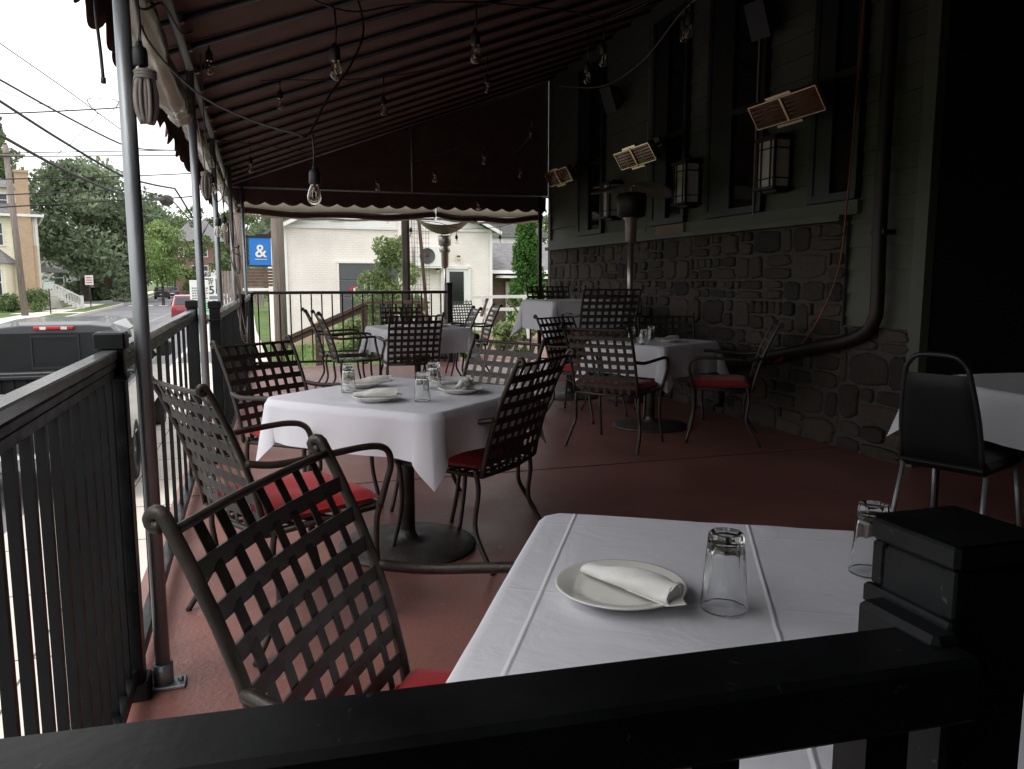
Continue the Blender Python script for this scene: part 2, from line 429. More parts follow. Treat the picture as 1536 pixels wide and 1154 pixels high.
def make_chair(name, cushion=True, bar=0.0):
    """faces +Y; origin on the floor under the seat centre; bar = extra seat height"""
    root = empty(name)
    sz = .43 + bar; top = .975 + bar
    W = .52; nv, nh = 7, 7
    def back(u, t):
        """point of the back sheet: u across (-W/2..W/2), t 0 bottom .. 1 top"""
        y = -.235 - .085 * t - .095 * t ** 2 - .014 * (1 - (2 * u / W) ** 2)
        return Vector((u * (1 + .03 * t), y, sz - .01 + (top - .03 - sz) * t))
    # side frames of the back, ending in scrolls
    for s in (-1, 1):
        pts = [back(s * W / 2, t) for t in (0, .12, .25, .4, .55, .7, .85, .95, 1.0)]
        e = pts[-1]; r = .0125
        dirv = (pts[-1] - pts[-2]).normalized()
        bk = Vector((0, -1, 0)); bk = (bk - dirv * bk.dot(dirv)).normalized()
        c = e + bk * r
        for k in range(1, 9):
            a = k * R(36)
            pts.append(c - bk * math.cos(a) * r * (1 - .03 * k) + dirv * math.sin(a) * r * (1 - .03 * k))
        m = MB(); m.tube(pts, .0115, 10)
        m.build('back_post', M['iron'], root)
    m = MB()   # rails top and bottom, woven straps between
    for t, wd in ((.955, .017), (0.0, .017)):
        m.tube([back(W / 2 * k / 6, t) for k in range(-6, 7)], wd / 2, 7)
    for i in range(nv):
        u = -W / 2 + W * (i + 1) / (nv + 1)
        pts = []; nn = []
        for k in range(0, nh * 2 + 3):
            t = .955 * k / (nh * 2 + 2)
            p = back(u, t); off = 0
            pts.append(p + Vector((0, off, 0))); nn.append((0, 1, .15))
        m.strap(pts, .026, .0020, nn)
    for j in range(nh):
        t = .955 * (j + 1) / (nh + 1)
        pts = []; nn = []
        for k in range(-(nv + 1), nv + 2):
            u = W / 2 * k / (nv + 1)
            p = back(u, t); off = -.0006
            if (k + nv + 1) % 2: off = 0
            pts.append(p + Vector((0, off, 0))); nn.append((0, 1, .15))
        m.strap(pts, .031, .0046, nn)
    m.build('backrest', M['iron'], root)
    # seat: round frame and lattice
    m = MB(); hw, y0, y1 = .255, -.235, .235
    loop = [(-hw, y0, sz - .01), (-hw - .005, 0, sz), (-hw + .005, y1 - .04, sz + .004), (-hw + .05, y1, sz), (0, y1 + .015, sz - .006), (hw - .05, y1, sz), (hw - .005, y1 - .04, sz + .004), (hw + .005, 0, sz), (hw, y0, sz - .01)]
    m.tube(loop, .011, 8); m.tube([loop[-1], (0, y0 - .03, sz - .012), loop[0]], .010, 8)
    for i in range(6):
        x = -hw + 2 * hw * (i + 1) / 7
        m.strap([(x, y0 - .02, sz - .01), (x, -.1, sz - .022), (x, .1, sz - .02), (x, y1, sz)], .03, .003, (0, 0, 1))
    for i in range(6):
        y = y0 + (y1 - y0) * (i + 1) / 7
        m.strap([(-hw, y, sz - .004), (-.1, y, sz - .024), (.1, y, sz - .024), (hw, y, sz - .004)], .03, .003, (0, 0, 1))
    m.build('seat', M['iron'], root)
    for s in (-1, 1):
        x = s
        m = MB()   # rear leg
        m.tube(bez([(x * .262, -.20, sz + .02), (x * .262, -.215, sz - .08), (x * .268, -.20, (sz - .1) * .62), (x * .285, -.235, (sz - .1) * .35), (x * .30, -.31, 0.0)], 6), .0115, 8)
        m.build('leg', M['iron'], root)
        m = MB()   # front leg
        m.tube(bez([(x * .270, .205, sz + .02), (x * .262, .195, sz - .06), (x * .258, .20, sz * .5), (x * .268, .25, 0.0)], 6), .0115, 8)
        m.build('leg', M['iron'], root)
        m = MB()   # arm: flat bar that rolls over at the front and turns down to the seat
        ap = bez([back(s * W / 2, .50) + Vector((s * .004, 0, 0)), (x * .295, -.20, sz + .235), (x * .31, -.02, sz + .245), (x * .312, .14, sz + .25), (x * .308, .215, sz + .228), (x * .300, .238, sz + .17), (x * .288, .225, sz + .10), (x * .272, .205, sz + .01)], 6)
        m.tube(ap, .0125, 8)
        m.build('arm', M['iron'], root)
    if bar:
        m = MB()
        m.tube([(-.262, .215, .3), (.262, .215, .3), (.268, -.2, .3), (-.268, -.2, .3)], .010, 7, closed=True)
        m.build('foot_rail', M['iron'], root)
    if cushion:
        m = MB()
        def cu(u, v, sgn):
            x = (u - .5) * 2; y = (v - .5) * 2
            e = max(abs(x), abs(y)); k = (1 - e ** 5) ** .5 if e < 1 else 0
            xr = x * .245 * (1 - .05 * y * y); yr = y * .235 * (1 - .04 * x * x) + .005
            dimple = -.006 * math.exp(-((x / .3) ** 2 + (y / .3) ** 2))
            return (xr, yr, sz + .034 + sgn * (.036 + dimple * (sgn > 0)) * k + .004 * math.sin(5 * x + 2) * math.sin(4 * y))
        m.grid(lambda u, v: cu(u, v, 1), 16, 16); m.grid(lambda u, v: cu(1 - u, v, -1), 16, 16)
        c = m.build('seat_cushion', M['cushion'], root)
        p = MB(); ed = []
        for k in range(40):
            a = 2 * PI * k / 40; x = max(-1, min(1, 1.25 * math.cos(a))); y = max(-1, min(1, 1.25 * math.sin(a)))
            ed.append((x * .246 * (1 - .05 * y * y), y * .236 * (1 - .04 * x * x) + .005, sz + .034 + .004 * math.sin(5 * x + 2) * math.sin(4 * y)))
        p.tube(ed, .005, 6, closed=True); p.build('piping', M['cushion'], c)
    return root

proto = {}
def place_chair(kind, x, y, f, label, group):
    """f = direction the sitter would face"""
    if kind not in proto:
        o = make_chair('lattice_chair' if kind != 'bar' else 'bar_chair', kind != 'bare', .27 if kind == 'bar' else 0); proto[kind] = o
    else: o = copy_tree(proto[kind])
    o.location = (x, y, 0); o.rotation_euler = (0, 0, math.atan2(-f[0], f[1]))
    tag(o, label, 'chair', group)
    return o
G1 = 'woven iron armchairs on the patio'
place_chair('red', .35, 1.235, (.880, -.475), 'nearest iron lattice armchair, dark, its back to the viewer beside the near white table', G1)
place_chair('red', .095, 3.03, (.909, .418), 'red cushioned lattice armchair between the street fence and the middle table', G1)
place_chair('red', .243, 4.352, (.679, -.734), 'iron lattice armchair at the far left corner of the middle table, against the fence post', G1)
place_chair('red', .91, 3.60, (-.71, .70), 'red cushioned lattice armchair drawn up to the right side of the middle table', G1)
place_chair('red', 1.0, 4.15, (-.86, -.50), 'brownish lattice armchair behind the far right corner of the middle table, facing viewer', G1)
place_chair('red', 2.63, 5.56, (.77, .635), 'red cushioned lattice armchair, back to the viewer, at the shaded table', G1)
place_chair('red', 2.88, 6.74, (.514, -.858), 'lattice armchair at the far left of the shaded table, in front of the tall table', G1)
place_chair('red', 3.66, 6.62, (-.35, -.93), 'dark lattice armchair behind the shaded table, back against the stone wall', G1)
place_chair('red', 3.50, 5.52, (-.85, .52), 'red cushioned lattice armchair seen side on, right of the shaded table by the stone wall', G1)
G2 = 'iron armchairs without cushions at the farthest table'
place_chair('bare', 1.463, 8.20, (-.034, 1), 'bare iron lattice armchair seen squarely from behind before the farthest table', G2)
place_chair('bare', .98, 8.62, (1, .05), 'bare iron armchair in profile left of farthest table, nearer of two', G2)
place_chair('bare', .90, 9.32, (1, .0), 'bare iron armchair in profile left of farthest table, farther of two', G2)
place_chair('bare', 1.72, 9.85, (-.05, -1), 'bare iron lattice armchair behind the farthest table, back against the far railing', G2)
place_chair('bare', 2.10, 9.42, (-1, .10), 'bare iron armchair right of the farthest table, its back beside the railing end post', G2)
place_chair('bare', 2.62, 10.3, (-1, .10), 'bare iron armchair standing alone before the garden bed, between farthest and tall tables', G2)
G3 = 'tall lattice chairs at the high table'
place_chair('bar', 3.10, 7.02, (.12, 1), 'tall bar height lattice chair with its back to the viewer at the high table', G3)
place_chair('bar', 3.42, 9.05, (-.1, -1), 'tall bar height lattice chair on the far side of the high table', G3)

# ------------------------------------------------------------------ tables
def make_table(name, x, y, rz, size, h, label, topmat):
    t = empty(name, (x, y, 0), rz, label, 'table', 'pedestal tables on the patio')
    m = MB(); m.box((0, 0, h - .018), (size - .01, size - .01, .03), bev=.01); m.build('tabletop', topmat, t)
    m = MB(); m.cyl((0, 0, .03), (0, 0, h - .035), .036, 20); m.box((0, 0, h - .045), (.42, .05, .02)); m.box((0, 0, h - .047), (.05, .42, .02)); m.build('column', M['pedestal'], t)
    m = MB(); R0 = .325
    m.lathe([(0, 0.004), (R0, .004), (R0 + .003, .010), (R0, .018), (R0 - .045, .019), (R0 - .055, .023), (.12, .036), (.05, .046), (.037, .075), (.037, .09)], 48)
    m.build('base', M['pedestal'], t)
    return t

def make_cloth(name, x, y, rz, a, over, z, label, seed, corner_r=.05, flare=.3):
    rnd = random.Random(seed); ph = [rnd.uniform(0, 6.28) for _ in range(6)]; am = [rnd.uniform(.6, 1.3) for _ in range(4)]
    N = 150; S = a + over; rr = corner_r
    seams = (-.62, 0.0, .62)
    def f(u, v):
        X = (u * 2 - 1) * S; Y = (v * 2 - 1) * S
        cx = max(-a + rr, min(a - rr, X)); cy = max(-a + rr, min(a - rr, Y))
        ex, ey = X - cx, Y - cy; d = math.hypot(ex, ey)
        zt = z + .0015 * math.sin(7 * X + ph[0]) * math.sin(6 * Y + ph[1]) + .0022 * mnoise.noise(Vector((X * 5 + seed, Y * 5, 0))) + .0012 * mnoise.noise(Vector((X * 14 + seed, Y * 9, 3)))
        for s in seams:   # pressed fold lines
            zt += 0
        if d <= rr: 
            return (X, Y, zt)
        nx, ny = ex / d, ey / d; r_ = d - rr
        px, py = cx + nx * rr, cy + ny * rr
        both = min(abs(nx), abs(ny)) * 1.414   # 1 on the diagonal
        along = px + py
        wav = .012 * math.sin(9 * along + ph[2]) + .008 * math.sin(19 * along + ph[3]) + .012 * mnoise.noise(Vector((px * 7, py * 7, seed)))
        q = r_ / (over)
        cor = am[(X > 0) * 2 + (Y > 0)]
        out = .012 * min(1, r_ / .02) + r_ * .07 + wav * min(1.5, q) + flare * cor * r_ * both ** 2.2
        dz = (max(0.0, r_ * r_ - (flare * cor * r_ * both ** 2.2) ** 2)) ** .5
        # a tangential gather of the corner so that it hangs as a fold
        tx, ty = -ny, nx
        g = .35 * r_ * math.sin(2 * math.atan2(abs(ny), abs(nx)) * 2) * (1 if nx * ny > 0 else -1) * -.35
        return (px + nx * out + tx * g, py + ny * out + ty * g, zt - dz - .006 * min(1, r_ / .01))
    m = MB(); m.grid(f, N, N)
    o = m.build(name, M['cloth'], None, loc=(x, y, 0)); o.rotation_euler = (0, 0, rz)
    return tag(o, label, 'tablecloth', 'white tablecloths')

tw = mat('table_top_wood', (.10, .07, .05), .5)
TH = .742
# near table
NRZ = math.atan2(-.49, .87)
NT = (.775, 1.035)
make_table('pedestal_table', NT[0], NT[1], NRZ, .89, TH, 'nearest square table under a white cloth, cut off by the front railing', tw)
make_cloth('tablecloth', NT[0], NT[1], NRZ, .455, .26, TH + .003, 'bright white cloth on the nearest table, rounded corner and pressed fold lines', 3, corner_r=.06)
# middle
MRZ = R(44); MT = (.635, 3.665)
make_table('pedestal_table', MT[0], MT[1], MRZ, .90, TH, 'middle square pedestal table set for diners, round iron base on the red floor', tw)
make_cloth('tablecloth', MT[0], MT[1], MRZ, .46, .185, TH + .003, 'white cloth on the middle table with four place settings, corner hanging towards viewer', 5, flare=.2, corner_r=.08)
# shaded table by the stone wall
ST = (3.22, 6.16); SRZ = R(27)
make_table('pedestal_table', ST[0], ST[1], SRZ, .80, TH, 'shaded square pedestal table close to the stone wall', tw)
make_cloth('tablecloth', ST[0], ST[1], SRZ, .41, .25, TH + .003, 'lavender looking white cloth on shaded table by the stone wall', 8)
# farthest table
FT = (1.68, 8.85); FRZ = R(7)
make_table('pedestal_table', FT[0], FT[1], FRZ, .92, TH, 'farthest low table, beside the far railing', tw)
make_cloth('tablecloth', FT[0], FT[1], FRZ, .47, .26, TH + .003, 'white cloth on the farthest low table beside the far railing', 11)
# high table
HT = (3.22, 8.05)
make_table('high_table', HT[0], HT[1], R(5), .80, 1.05, 'tall bar height table at the wall corner by the garden', tw)
make_cloth('tablecloth', HT[0], HT[1], R(5), .41, .30, 1.053, 'long white cloth over the tall bar height table', 14)
# banquet table in the dark corner
BT = (3.85, 2.80)
t = empty('banquet_table', (BT[0], BT[1], 0), R(-6), 'banquet table in the dark corner behind the black chairs', 'table')
m = MB(); m.box((0, 0, .735), (1.1, 1.0, .03), bev=.01); m.build('tabletop', tw, t)
for sx in (-.5, .5):
    for sy in (-.4, .4):
        m = MB(); m.cyl((sx, sy, 0), (sx, sy, .72), .018, 10); m.build('leg', M['dark_iron'], t)
o = make_cloth('tablecloth', BT[0], BT[1], R(-6), .56, .24, .755, 'dim white cloth on the banquet table in the dark right corner', 21)

# ------------------------------------------------------------------ table settings
def plate_mb():
    m = MB()
    m.lathe([(0, .004), (.058, .004), (.066, .0), (.070, .002), (.085, .012), (.1065, .0185), (.109, .0205), (.1075, .0225), (.104, .0215), (.080, .0150), (.070, .0095), (.060, .0085), (0, .0085)], 64)
    return m
plate0 = plate_mb().build('dinner_plate', M['china'])
def place_plate(x, y, z, label, first=[True]):
    o = plate0 if first[0] else plate0.copy()
    if not first[0]: COL.objects.link(o)
    first[0] = False
    o.location = (x, y, z); return tag(o, label, 'plate', 'white plates on the tables')
def tumbler_mb():
    """upside-down fluted tumbler: rim on the cloth, thick base on top"""
    m = MB(); hh = .13
    def sec(i, a):
        return 1
    n = 8
    def polyr(a, r, k):   # blend circle -> octagon
        aa = (a % (2 * PI / n)) - PI / n
        return r * ((1 - k) + k * math.cos(PI / n) / math.cos(aa))
    rings = []
    for z_, r_, k in ((0, .0365, 0), (.004, .0370, 0), (.02, .0358, .25), (.05, .0335, .9), (.09, .0305, 1), (.118, .0283, 1), (.1245, .0268, 1)): rings.append((z_, r_, k))
    rings.append((.1255, .024, .6)); rings.append((.1240, .018, 0)); rings.append((.1235, .0001, 0))
    inner = [(.1075, .0001, 0), (.1075, .018, 0), (.105, .0225, .3), (.09, .0262, .7), (.05, .0298, .7), (.02, .0332, .2), (.004, .0350, 0), (0, .0352, 0)]
    seg = 64; allr = rings
    def ringv(z_, r_, k): return [(polyr(2 * PI * s / seg, r_, k) * math.cos(2 * PI * s / seg), polyr(2 * PI * s / seg, r_, k) * math.sin(2 * PI * s / seg), z_) for s in range(seg)]
    vs = []; seq = [inner[-1]] + rings
    full = rings + inner
    for q in full: vs += ringv(*q)
    fs = []
    N = len(full)
    for i in range(N):
        j = (i + 1) % N
        for s in range(seg):
            l = (s + 1) % seg
            if i == len(rings) - 1: continue
            fs.append((i * seg + s, i * seg + l, j * seg + l, j * seg + s))
    m.add(vs, fs, smooth=False)
    return m
tum0 = tumbler_mb().build('drinking_glass', M['glass'])
for p in tum0.data.polygons: p.use_smooth = True
def place_glass(x, y, z, label, rz=0, first=[True]):
    o = tum0 if first[0] else tum0.copy()
    if not first[0]: COL.objects.link(o)
    first[0] = False
    o.location = (x, y, z); o.rotation_euler = (0, 0, rz); return tag(o, label, 'glass', 'upside-down glasses on the tables')
def napkin_mb():
    """napkin rolled round cutlery: tapered roll along x with a loose corner"""
    m = MB(); L = .19
    def f(u, v):
        x = (u - .45) * L; a = v * 2 * PI
        r = .009 + .0125 * min(1, u * 1.7) ** .8
        r *= 1 + .05 * math.sin(3 * a + 9 * u) + .04 * math.sin(17 * u + 1)
        # wrapped edge: a step winding along the roll
        st = ((a / (2 * PI) + u * 1.6) % 1.0); r += .0022 * (1 - st)
        sq = .8
        return (x + .004 * math.sin(a), math.cos(a) * r * 1.12, .001 + r * sq + math.sin(a) * r * sq)
    m.grid(f, 40, 40)
    # spiral end
    for k in range(4):
        rr = .0215 - .0048 * k; x = .55 * L - .001 - .003 * k
        m.tube([(x, math.cos(a) * rr * 1.1, .018 + math.sin(a) * rr * .8) for a in [2 * PI * i / 20 for i in range(21)]], .0016, 5, caps=False)
    m.add([(.55 * L - .006, math.cos(2 * PI * i / 20) * .020, .018 + math.sin(2 * PI * i / 20) * .0145) for i in range(20)], [tuple(range(20))])
    # loose triangular corner
    m.add([(.02, -.020, .008), (.103, -.022, .006), (.128, -.006, .012), (.108, .012, .010), (.02, .0, .005), (.02, -.020, .0065), (.103, -.022, .0045), (.128, -.006, .0105), (.108, .012, .0085), (.02, .0, .0035)],
          [(0, 1, 2, 3, 4), (9, 8, 7, 6, 5), (0, 5, 6, 1), (1, 6, 7, 2), (2, 7, 8, 3)])
    return m
nap0 = napkin_mb().build('rolled_napkin', M['napkin'])
def place_napkin(x, y, z, rz, label, first=[True]):
    o = nap0 if first[0] else nap0.copy()
    if not first[0]: COL.objects.link(o)
    first[0] = False
    o.location = (x, y, z); o.rotation_euler = (0, 0, rz); return tag(o, label, 'napkin', 'rolled napkins on the plates')
z0 = TH + .0085
place_plate(.553, 1.150, z0, 'white plate with a rolled napkin on the nearest table')
place_napkin(.555, 1.143, z0 + .016, math.atan2(-.18, .085), 'plump rolled napkin lying across the nearest plate')
place_glass(.688, 1.052, z0, 'clear fluted glass upside down beside the nearest plate', .2)
place_glass(1.025, 1.11, z0, 'clear glass upside down at the right edge of the nearest table, behind the corner post', .5)
place_plate(.470, 3.440, z0, 'white plate with flat napkin at the front corner of the middle table')
place_napkin(.455, 3.455, z0 + .014, R(-8), 'thin napkin laid along the front plate of the middle table')
place_plate(.470, 3.915, z0, 'white plate behind a glass at the left corner of the middle table')
place_napkin(.50, 3.90, z0 + .014, R(10), 'napkin on the left corner plate of the middle table')
place_plate(.880, 3.570, z0, 'white plate with pointed napkin at the right side of the middle table')
place_napkin(.89, 3.59, z0 + .016, R(62), 'napkin standing up in a point on the right plate of the middle table')
place_plate(.915, 3.90, z0, 'white plate at the far corner of the middle table, behind two glasses')
place_glass(.382, 3.75, z0, 'upside-down glass at the left of the middle table', .3)
place_glass(.656, 3.36, z0, 'upside-down glass nearest the front corner of the middle table', .1)
place_glass(.790, 3.75, z0, 'upside-down glass in front of the far plate on the middle table', .6)
place_glass(2.99, 6.09, z0, 'upside-down glass farthest left on the shaded table', .1)
place_glass(2.95, 5.80, z0, 'upside-down glass nearest the viewer on the shaded table', .2)
place_glass(3.20, 6.15, z0, 'upside-down glass farthest right on the shaded table', .4)
place_plate(3.28, 5.98, z0, 'white plate on the shaded table by the stone wall')
place_napkin(3.28, 5.98, z0 + .016, R(20), 'white napkin on the shaded table by the stone wall')
place_glass(1.50, 9.08, z0, 'upside-down glass on the left of the farthest low table', .1)
place_glass(1.98, 9.05, z0, 'upside-down glass on the right of the farthest low table', .2)
place_plate(1.42, 8.80, z0, 'white plate on the left of the farthest low table')
place_plate(1.95, 8.78, z0, 'white plate on the right of the farthest low table')
place_plate(1.75, 9.15, z0, 'white plate at the back of the farthest low table')

# ------------------------------------------------------------------ black banquet chairs
vinyl = mat('black_vinyl', (.005, .006, .0065), .5, var=.2, scale=12, bump=.1, spec=.3)
def banquet(x, y, f, label):
    r = empty('banquet_chair', (x, y, 0), math.atan2(-f[0], f[1]), label, 'chair', 'black banquet chairs in the dark corner')
    m = MB(); m.box((0, 0, .44), (.40, .40, .06), bev=.025); m.build('seat', vinyl, r)
    m = MB()
    w = .17
    def b(u, t): return Vector((u * (1 - .22 * t ** 2), -.20 - .10 * t, .46 + .40 * t))
    prof = []
    def bf(u, v, s):
        x_ = (u - .5) * 2; t = v
        p = b(x_ * w, t); k = (1 - min(1, abs(x_)) ** 6) * (1 - abs(2 * v - 1) ** 8)
        return tuple(p + Vector((0, s * (.006 + .018 * k), 0)))
    m.grid(lambda u, v: bf(u, v, 1), 12, 12); m.grid(lambda u, v: bf(1 - u, v, -1), 12, 12)
    m.build('backrest', vinyl, r)
    m = MB()
    pts = [b(-w - .005, 0), b(-w - .005, .5), b(-w - .005, 1), b(-w, 1.08) + Vector((.005, 0, .01)), b(-w * .7, 1.2), b(0, 1.22), b(w * .7, 1.2), b(w, 1.08) + Vector((-.005, 0, .01)), b(w + .005, 1), b(w + .005, .5), b(w + .005, 0)]
    m.tube(bez(pts, 5), .012, 8); m.build('back_frame', M['black_rubber'], r)
    for sx in (-1, 1):
        for sy in (-1, 1):
            m = MB(); m.cyl((sx * .18, sy * .17, .41), (sx * .205, sy * .25, 0), .011, 10); m.build('leg', M['galv'], r)
    return r
banquet(3.10, 2.84, (.93, .36), 'black banquet chair with chrome legs, fully seen, before the dim white cloth')
banquet(3.55, 2.25, (.1, 1), 'black banquet chair at the right edge, only partly in view')

# ------------------------------------------------------------------ deck
m = MB(); m.box((2.1, 5.35, -.075), (5.25, 13.5, .15)); struct(m.build('patio_floor', M['deck']))
jm = mat('joint_dirt', (.05, .02, .018), .8)
m = MB(); m.box((1.87, 4.93, .0012), (4.6, .010, .002)); m.box((1.87, 9.4, .0012), (4.6, .010, .002)); m.box((1.87, 1.9, .0012), (4.6, .006, .002)); struct(m.build('floor_joints', jm))
m = MB(); m.box((2.1, 5.35, -.70), (5.1, 13.4, 1.098)); struct(m.build('patio_foundation', M['concrete']))

# ------------------------------------------------------------------ fences
def post(parent, x, y, h, s=.068, z0=0, collar=True, name='post'):
    m = MB(); m.box((x, y, z0 + (h - .05) / 2), (s, s, h - .05), bev=.004)
    if collar: m.box((x, y, z0 + h - .135), (s + .012, s + .012, .018), bev=.003); m.box((x, y, z0 + .03), (s + .03, s + .03, .06), bev=.006)
    p = m.build(name, M['fence'], parent)
    m = MB(); m.box((x, y, z0 + h - .03), (s + .016, s + .016, .050), bev=.005)
    m.add([(x - s/2, y - s/2, z0 + h - .006), (x + s/2, y - s/2, z0 + h - .006), (x + s/2, y + s/2, z0 + h - .006), (x - s/2, y + s/2, z0 + h - .006), (x, y, z0 + h + .001)], [(0, 1, 4), (1, 2, 4), (2, 3, 4), (3, 0, 4)])
    m.build('post_cap', M['fence'], p)
    return p
def fence_run(root, a, b, top=1.07, sp=.1, bw=.0165, inner=1):
    a = Vector((*a, 0)); b = Vector((*b, 0)); L = (b - a).length; d = (b - a) / L
    up = Vector((0, 0, 1)); s = Vector((d.y, -d.x, 0))
    m = MB()
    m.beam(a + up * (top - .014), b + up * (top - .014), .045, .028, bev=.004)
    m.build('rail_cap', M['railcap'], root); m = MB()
    m.beam(a + up * (top - .039), b + up * (top - .039), .040, .022, bev=.004); m.beam(a + up * (top - .064), b + up * (top - .064), .030, .028, bev=.004)
    m.build('top_rail', M['fence'], root)
    m = MB(); m.beam(a + up * .085, b + up * .085, .045, .04, bev=.004); m.build('bottom_rail', M['fence'], root)
    n = int(L / sp)
    for k in range(n):
        p = a + d * (L * (k + .5) / n)
        mm = MB(); ang = math.atan2(d.y, d.x)
        mm.box((0, 0, 0), (bw, bw, top - .078 - .105))
        o = mm.build('baluster', M['fence'], root) if bw not in fence_run.bal else None
        if o is None:
            o = fence_run.bal[bw].copy(); COL.objects.link(o); o.parent = root
        else: fence_run.bal[bw] = o
        o.location = (p.x, p.y, .105 + (top - .078 - .105) / 2); o.rotation_euler = (0, 0, ang)
fence_run.bal = {}
r = empty('patio_fence', (-.43, 1.3, 0), 0, 'black baluster fence along the street, nearest section with light-catching top rail', 'fence')
# children are in world coordinates relative to a root at the origin
r.location = (0, 0, 0)
fence_run(r, (-.415, .42), (-.415, 2.50), bw=.0195)
post(r, -.415, 2.54, 1.125)
r = empty('patio_fence', (0, 0, 0), 0, 'black baluster fence along the street, second section behind the red cushioned armchair', 'fence')
fence_run(r, (-.417, 2.58), (-.44, 5.85), sp=.30)
post(r, -.445, 5.90, 1.135)
r = empty('patio_fence', (0, 0, 0), 0, 'black baluster fence along the street, last section up to the far railing corner', 'fence')
fence_run(r, (-.285, 5.85), (-.135, 11.95), sp=.2)
post(r, -.295, 5.80, 1.13); post(r, -.195, 9.3, 1.12, .08); post(r, -.125, 11.98, 1.10, .08)
# far railing
r = empty('iron_railing', (0, 0, 0), 0, 'thin black iron railing across the far end of the patio', 'railing')
m = MB(); m.box((1.34, 12.0, 1.085), (2.86, .05, .045), bev=.006); m.build('top_rail', M['dark_iron'], r)
m = MB(); m.box((1.34, 12.0, .075), (2.86, .03, .035)); m.build('bottom_rail', M['dark_iron'], r)
b0 = None
for k in range(19):
    x = -.02 + k * .1485
    if b0 is None:
        m = MB(); m.box((0, 0, .575), (.019, .019, .97)); b0 = m.build('baluster', M['dark_iron'], r); o = b0
    else: o = b0.copy(); COL.objects.link(o); o.parent = r
    o.location = (x, 12.0, 0)
m = MB(); m.box((2.79, 12.0, .60), (.085, .085, 1.2), bev=.006); p_ = m.build('post', M['dark_iron'], r)
m = MB(); m.box((2.79, 12.0, 1.215), (.10, .10, .03), bev=.005); m.build('post_cap', M['dark_iron'], p_)
# front railing right before the camera
r = empty('front_railing', (0, 0, 0), 0, 'thick black front railing with big capped corner post, crossing the bottom of the view', 'railing')
A = Vector((-.50, .415, 0)); B = Vector((.395, .362, 0)); ZT = 1.05
m = MB(); m.beam(A + Vector((0, 0, ZT - .0205)), B + Vector((0, 0, ZT - .0205)), .054, .041, bev=.004)
m.build('top_rail', M['fence'], r)
m = MB(); m.beam(A + Vector((0, 0, .085)), B + Vector((0, 0, .085)), .045, .04, bev=.004); m.build('bottom_rail', M['fence'], r)
for k in range(7):
    t = .345 - k * .112
    o = fence_run.bal[.0195].copy(); COL.objects.link(o); o.parent = r
    p = A + (B - A) * ((t + .50) / .895); o.location = (t, p.y, .56); o.scale = (1.5, 1.5, 1); o.rotation_euler = (0, 0, math.atan2(-.053, .895))
# big corner post: shaft with raised edge strips, collar, bracket and pyramid cap
px, py = .438, .400
m = MB(); m.box((px, py, .545), (.068, .068, 1.089), bev=.003)
for sx in (-1, 1):
    for sy in (-1, 1):
        m.box((px + sx * .0300, py + sy * .0300, 1.0745), (.011, .011, .031), bev=.0015)
pm = m.build('post', M['fence'], r)
m = MB(); m.box((px, py, 1.099), (.074, .074, .017), bev=.003)
s_ = .037
m.add([(px - s_, py - s_, 1.1077), (px + s_, py - s_, 1.1077), (px + s_, py + s_, 1.1077), (px - s_, py + s_, 1.1077), (px, py, 1.1105)], [(0, 1, 4), (1, 2, 4), (2, 3, 4), (3, 0, 4)])
m.build('post_cap', M['fence'], pm)
m = MB(); m.box((px - .036, py, 1.052), (.008, .076, .014), bev=.002); m.box((px - .047, py - .012, 1.029), (.024, .068, .052), bev=.004); m.build('rail_bracket', M['fence'], pm)

# ------------------------------------------------------------------ awning
SL = (4.2 - 2.53) / 4.52
def az(x): return 2.53 + SL * (x + .30)
Y0, Y1 = -2.7, 11.45
def fab(name, col, trans):
    m = mat(name, col, .8, var=.18, scale=5, bump=.25, bscale=220, spec=.2)
    nt = m.node_tree; b = nt.nodes['Principled BSDF']; out = nt.nodes['Material Output']
    tr = nt.nodes.new('ShaderNodeBsdfTranslucent'); mx = nt.nodes.new('ShaderNodeMixShader'); tr.inputs['Color'].default_value = (*col, 1); mx.inputs[0].default_value = trans
    link(nt, b.outputs[0], mx.inputs[1]); link(nt, tr.outputs[0], mx.inputs[2]); link(nt, mx.outputs[0], out.inputs['Surface'])
    return m
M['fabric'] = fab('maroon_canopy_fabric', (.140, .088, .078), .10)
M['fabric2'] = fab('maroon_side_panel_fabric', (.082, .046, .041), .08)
M['vinyl'] = None
m_, nt_, b_ = new_mat('clear_curtain_vinyl')
b_.inputs['Base Color'].default_value = (.25, .215, .165, 1); b_.inputs['Roughness'].default_value = .22; b_.inputs['Transmission Weight'].default_value = .10
n_ = nt_.nodes.new('ShaderNodeTexNoise'); n_.inputs['Scale'].default_value = 5; n_.inputs['Detail'].default_value = 5
bp_ = nt_.nodes.new('ShaderNodeBump'); bp_.inputs['Strength'].default_value = .35; bp_.inputs['Distance'].default_value = .015
link(nt_, n_.outputs['Fac'], bp_.inputs['Height']); link(nt_, bp_.outputs[0], b_.inputs['Normal'])
M['vinyl'] = m_
aw = empty('patio_awning', (0, 0, 0), 0, 'large maroon fabric awning on steel poles over the whole patio', 'awning')
raft = [Y0 + .12 + .495 * k for k in range(29)]
m = MB()
def roof(u, v):
    x = -.53 + (4.30 + .53) * u; y = Y0 + (Y1 - Y0) * v
    ph = ((y - raft[0]) / .47) % 1.0
    return (x, y, az(x) + .035 - .022 * math.sin(PI * ph) * (.4 + .6 * math.sin(PI * u)))
m.grid(roof, 24, 208); m.build('canopy', M['fabric'], aw, solid=.004)
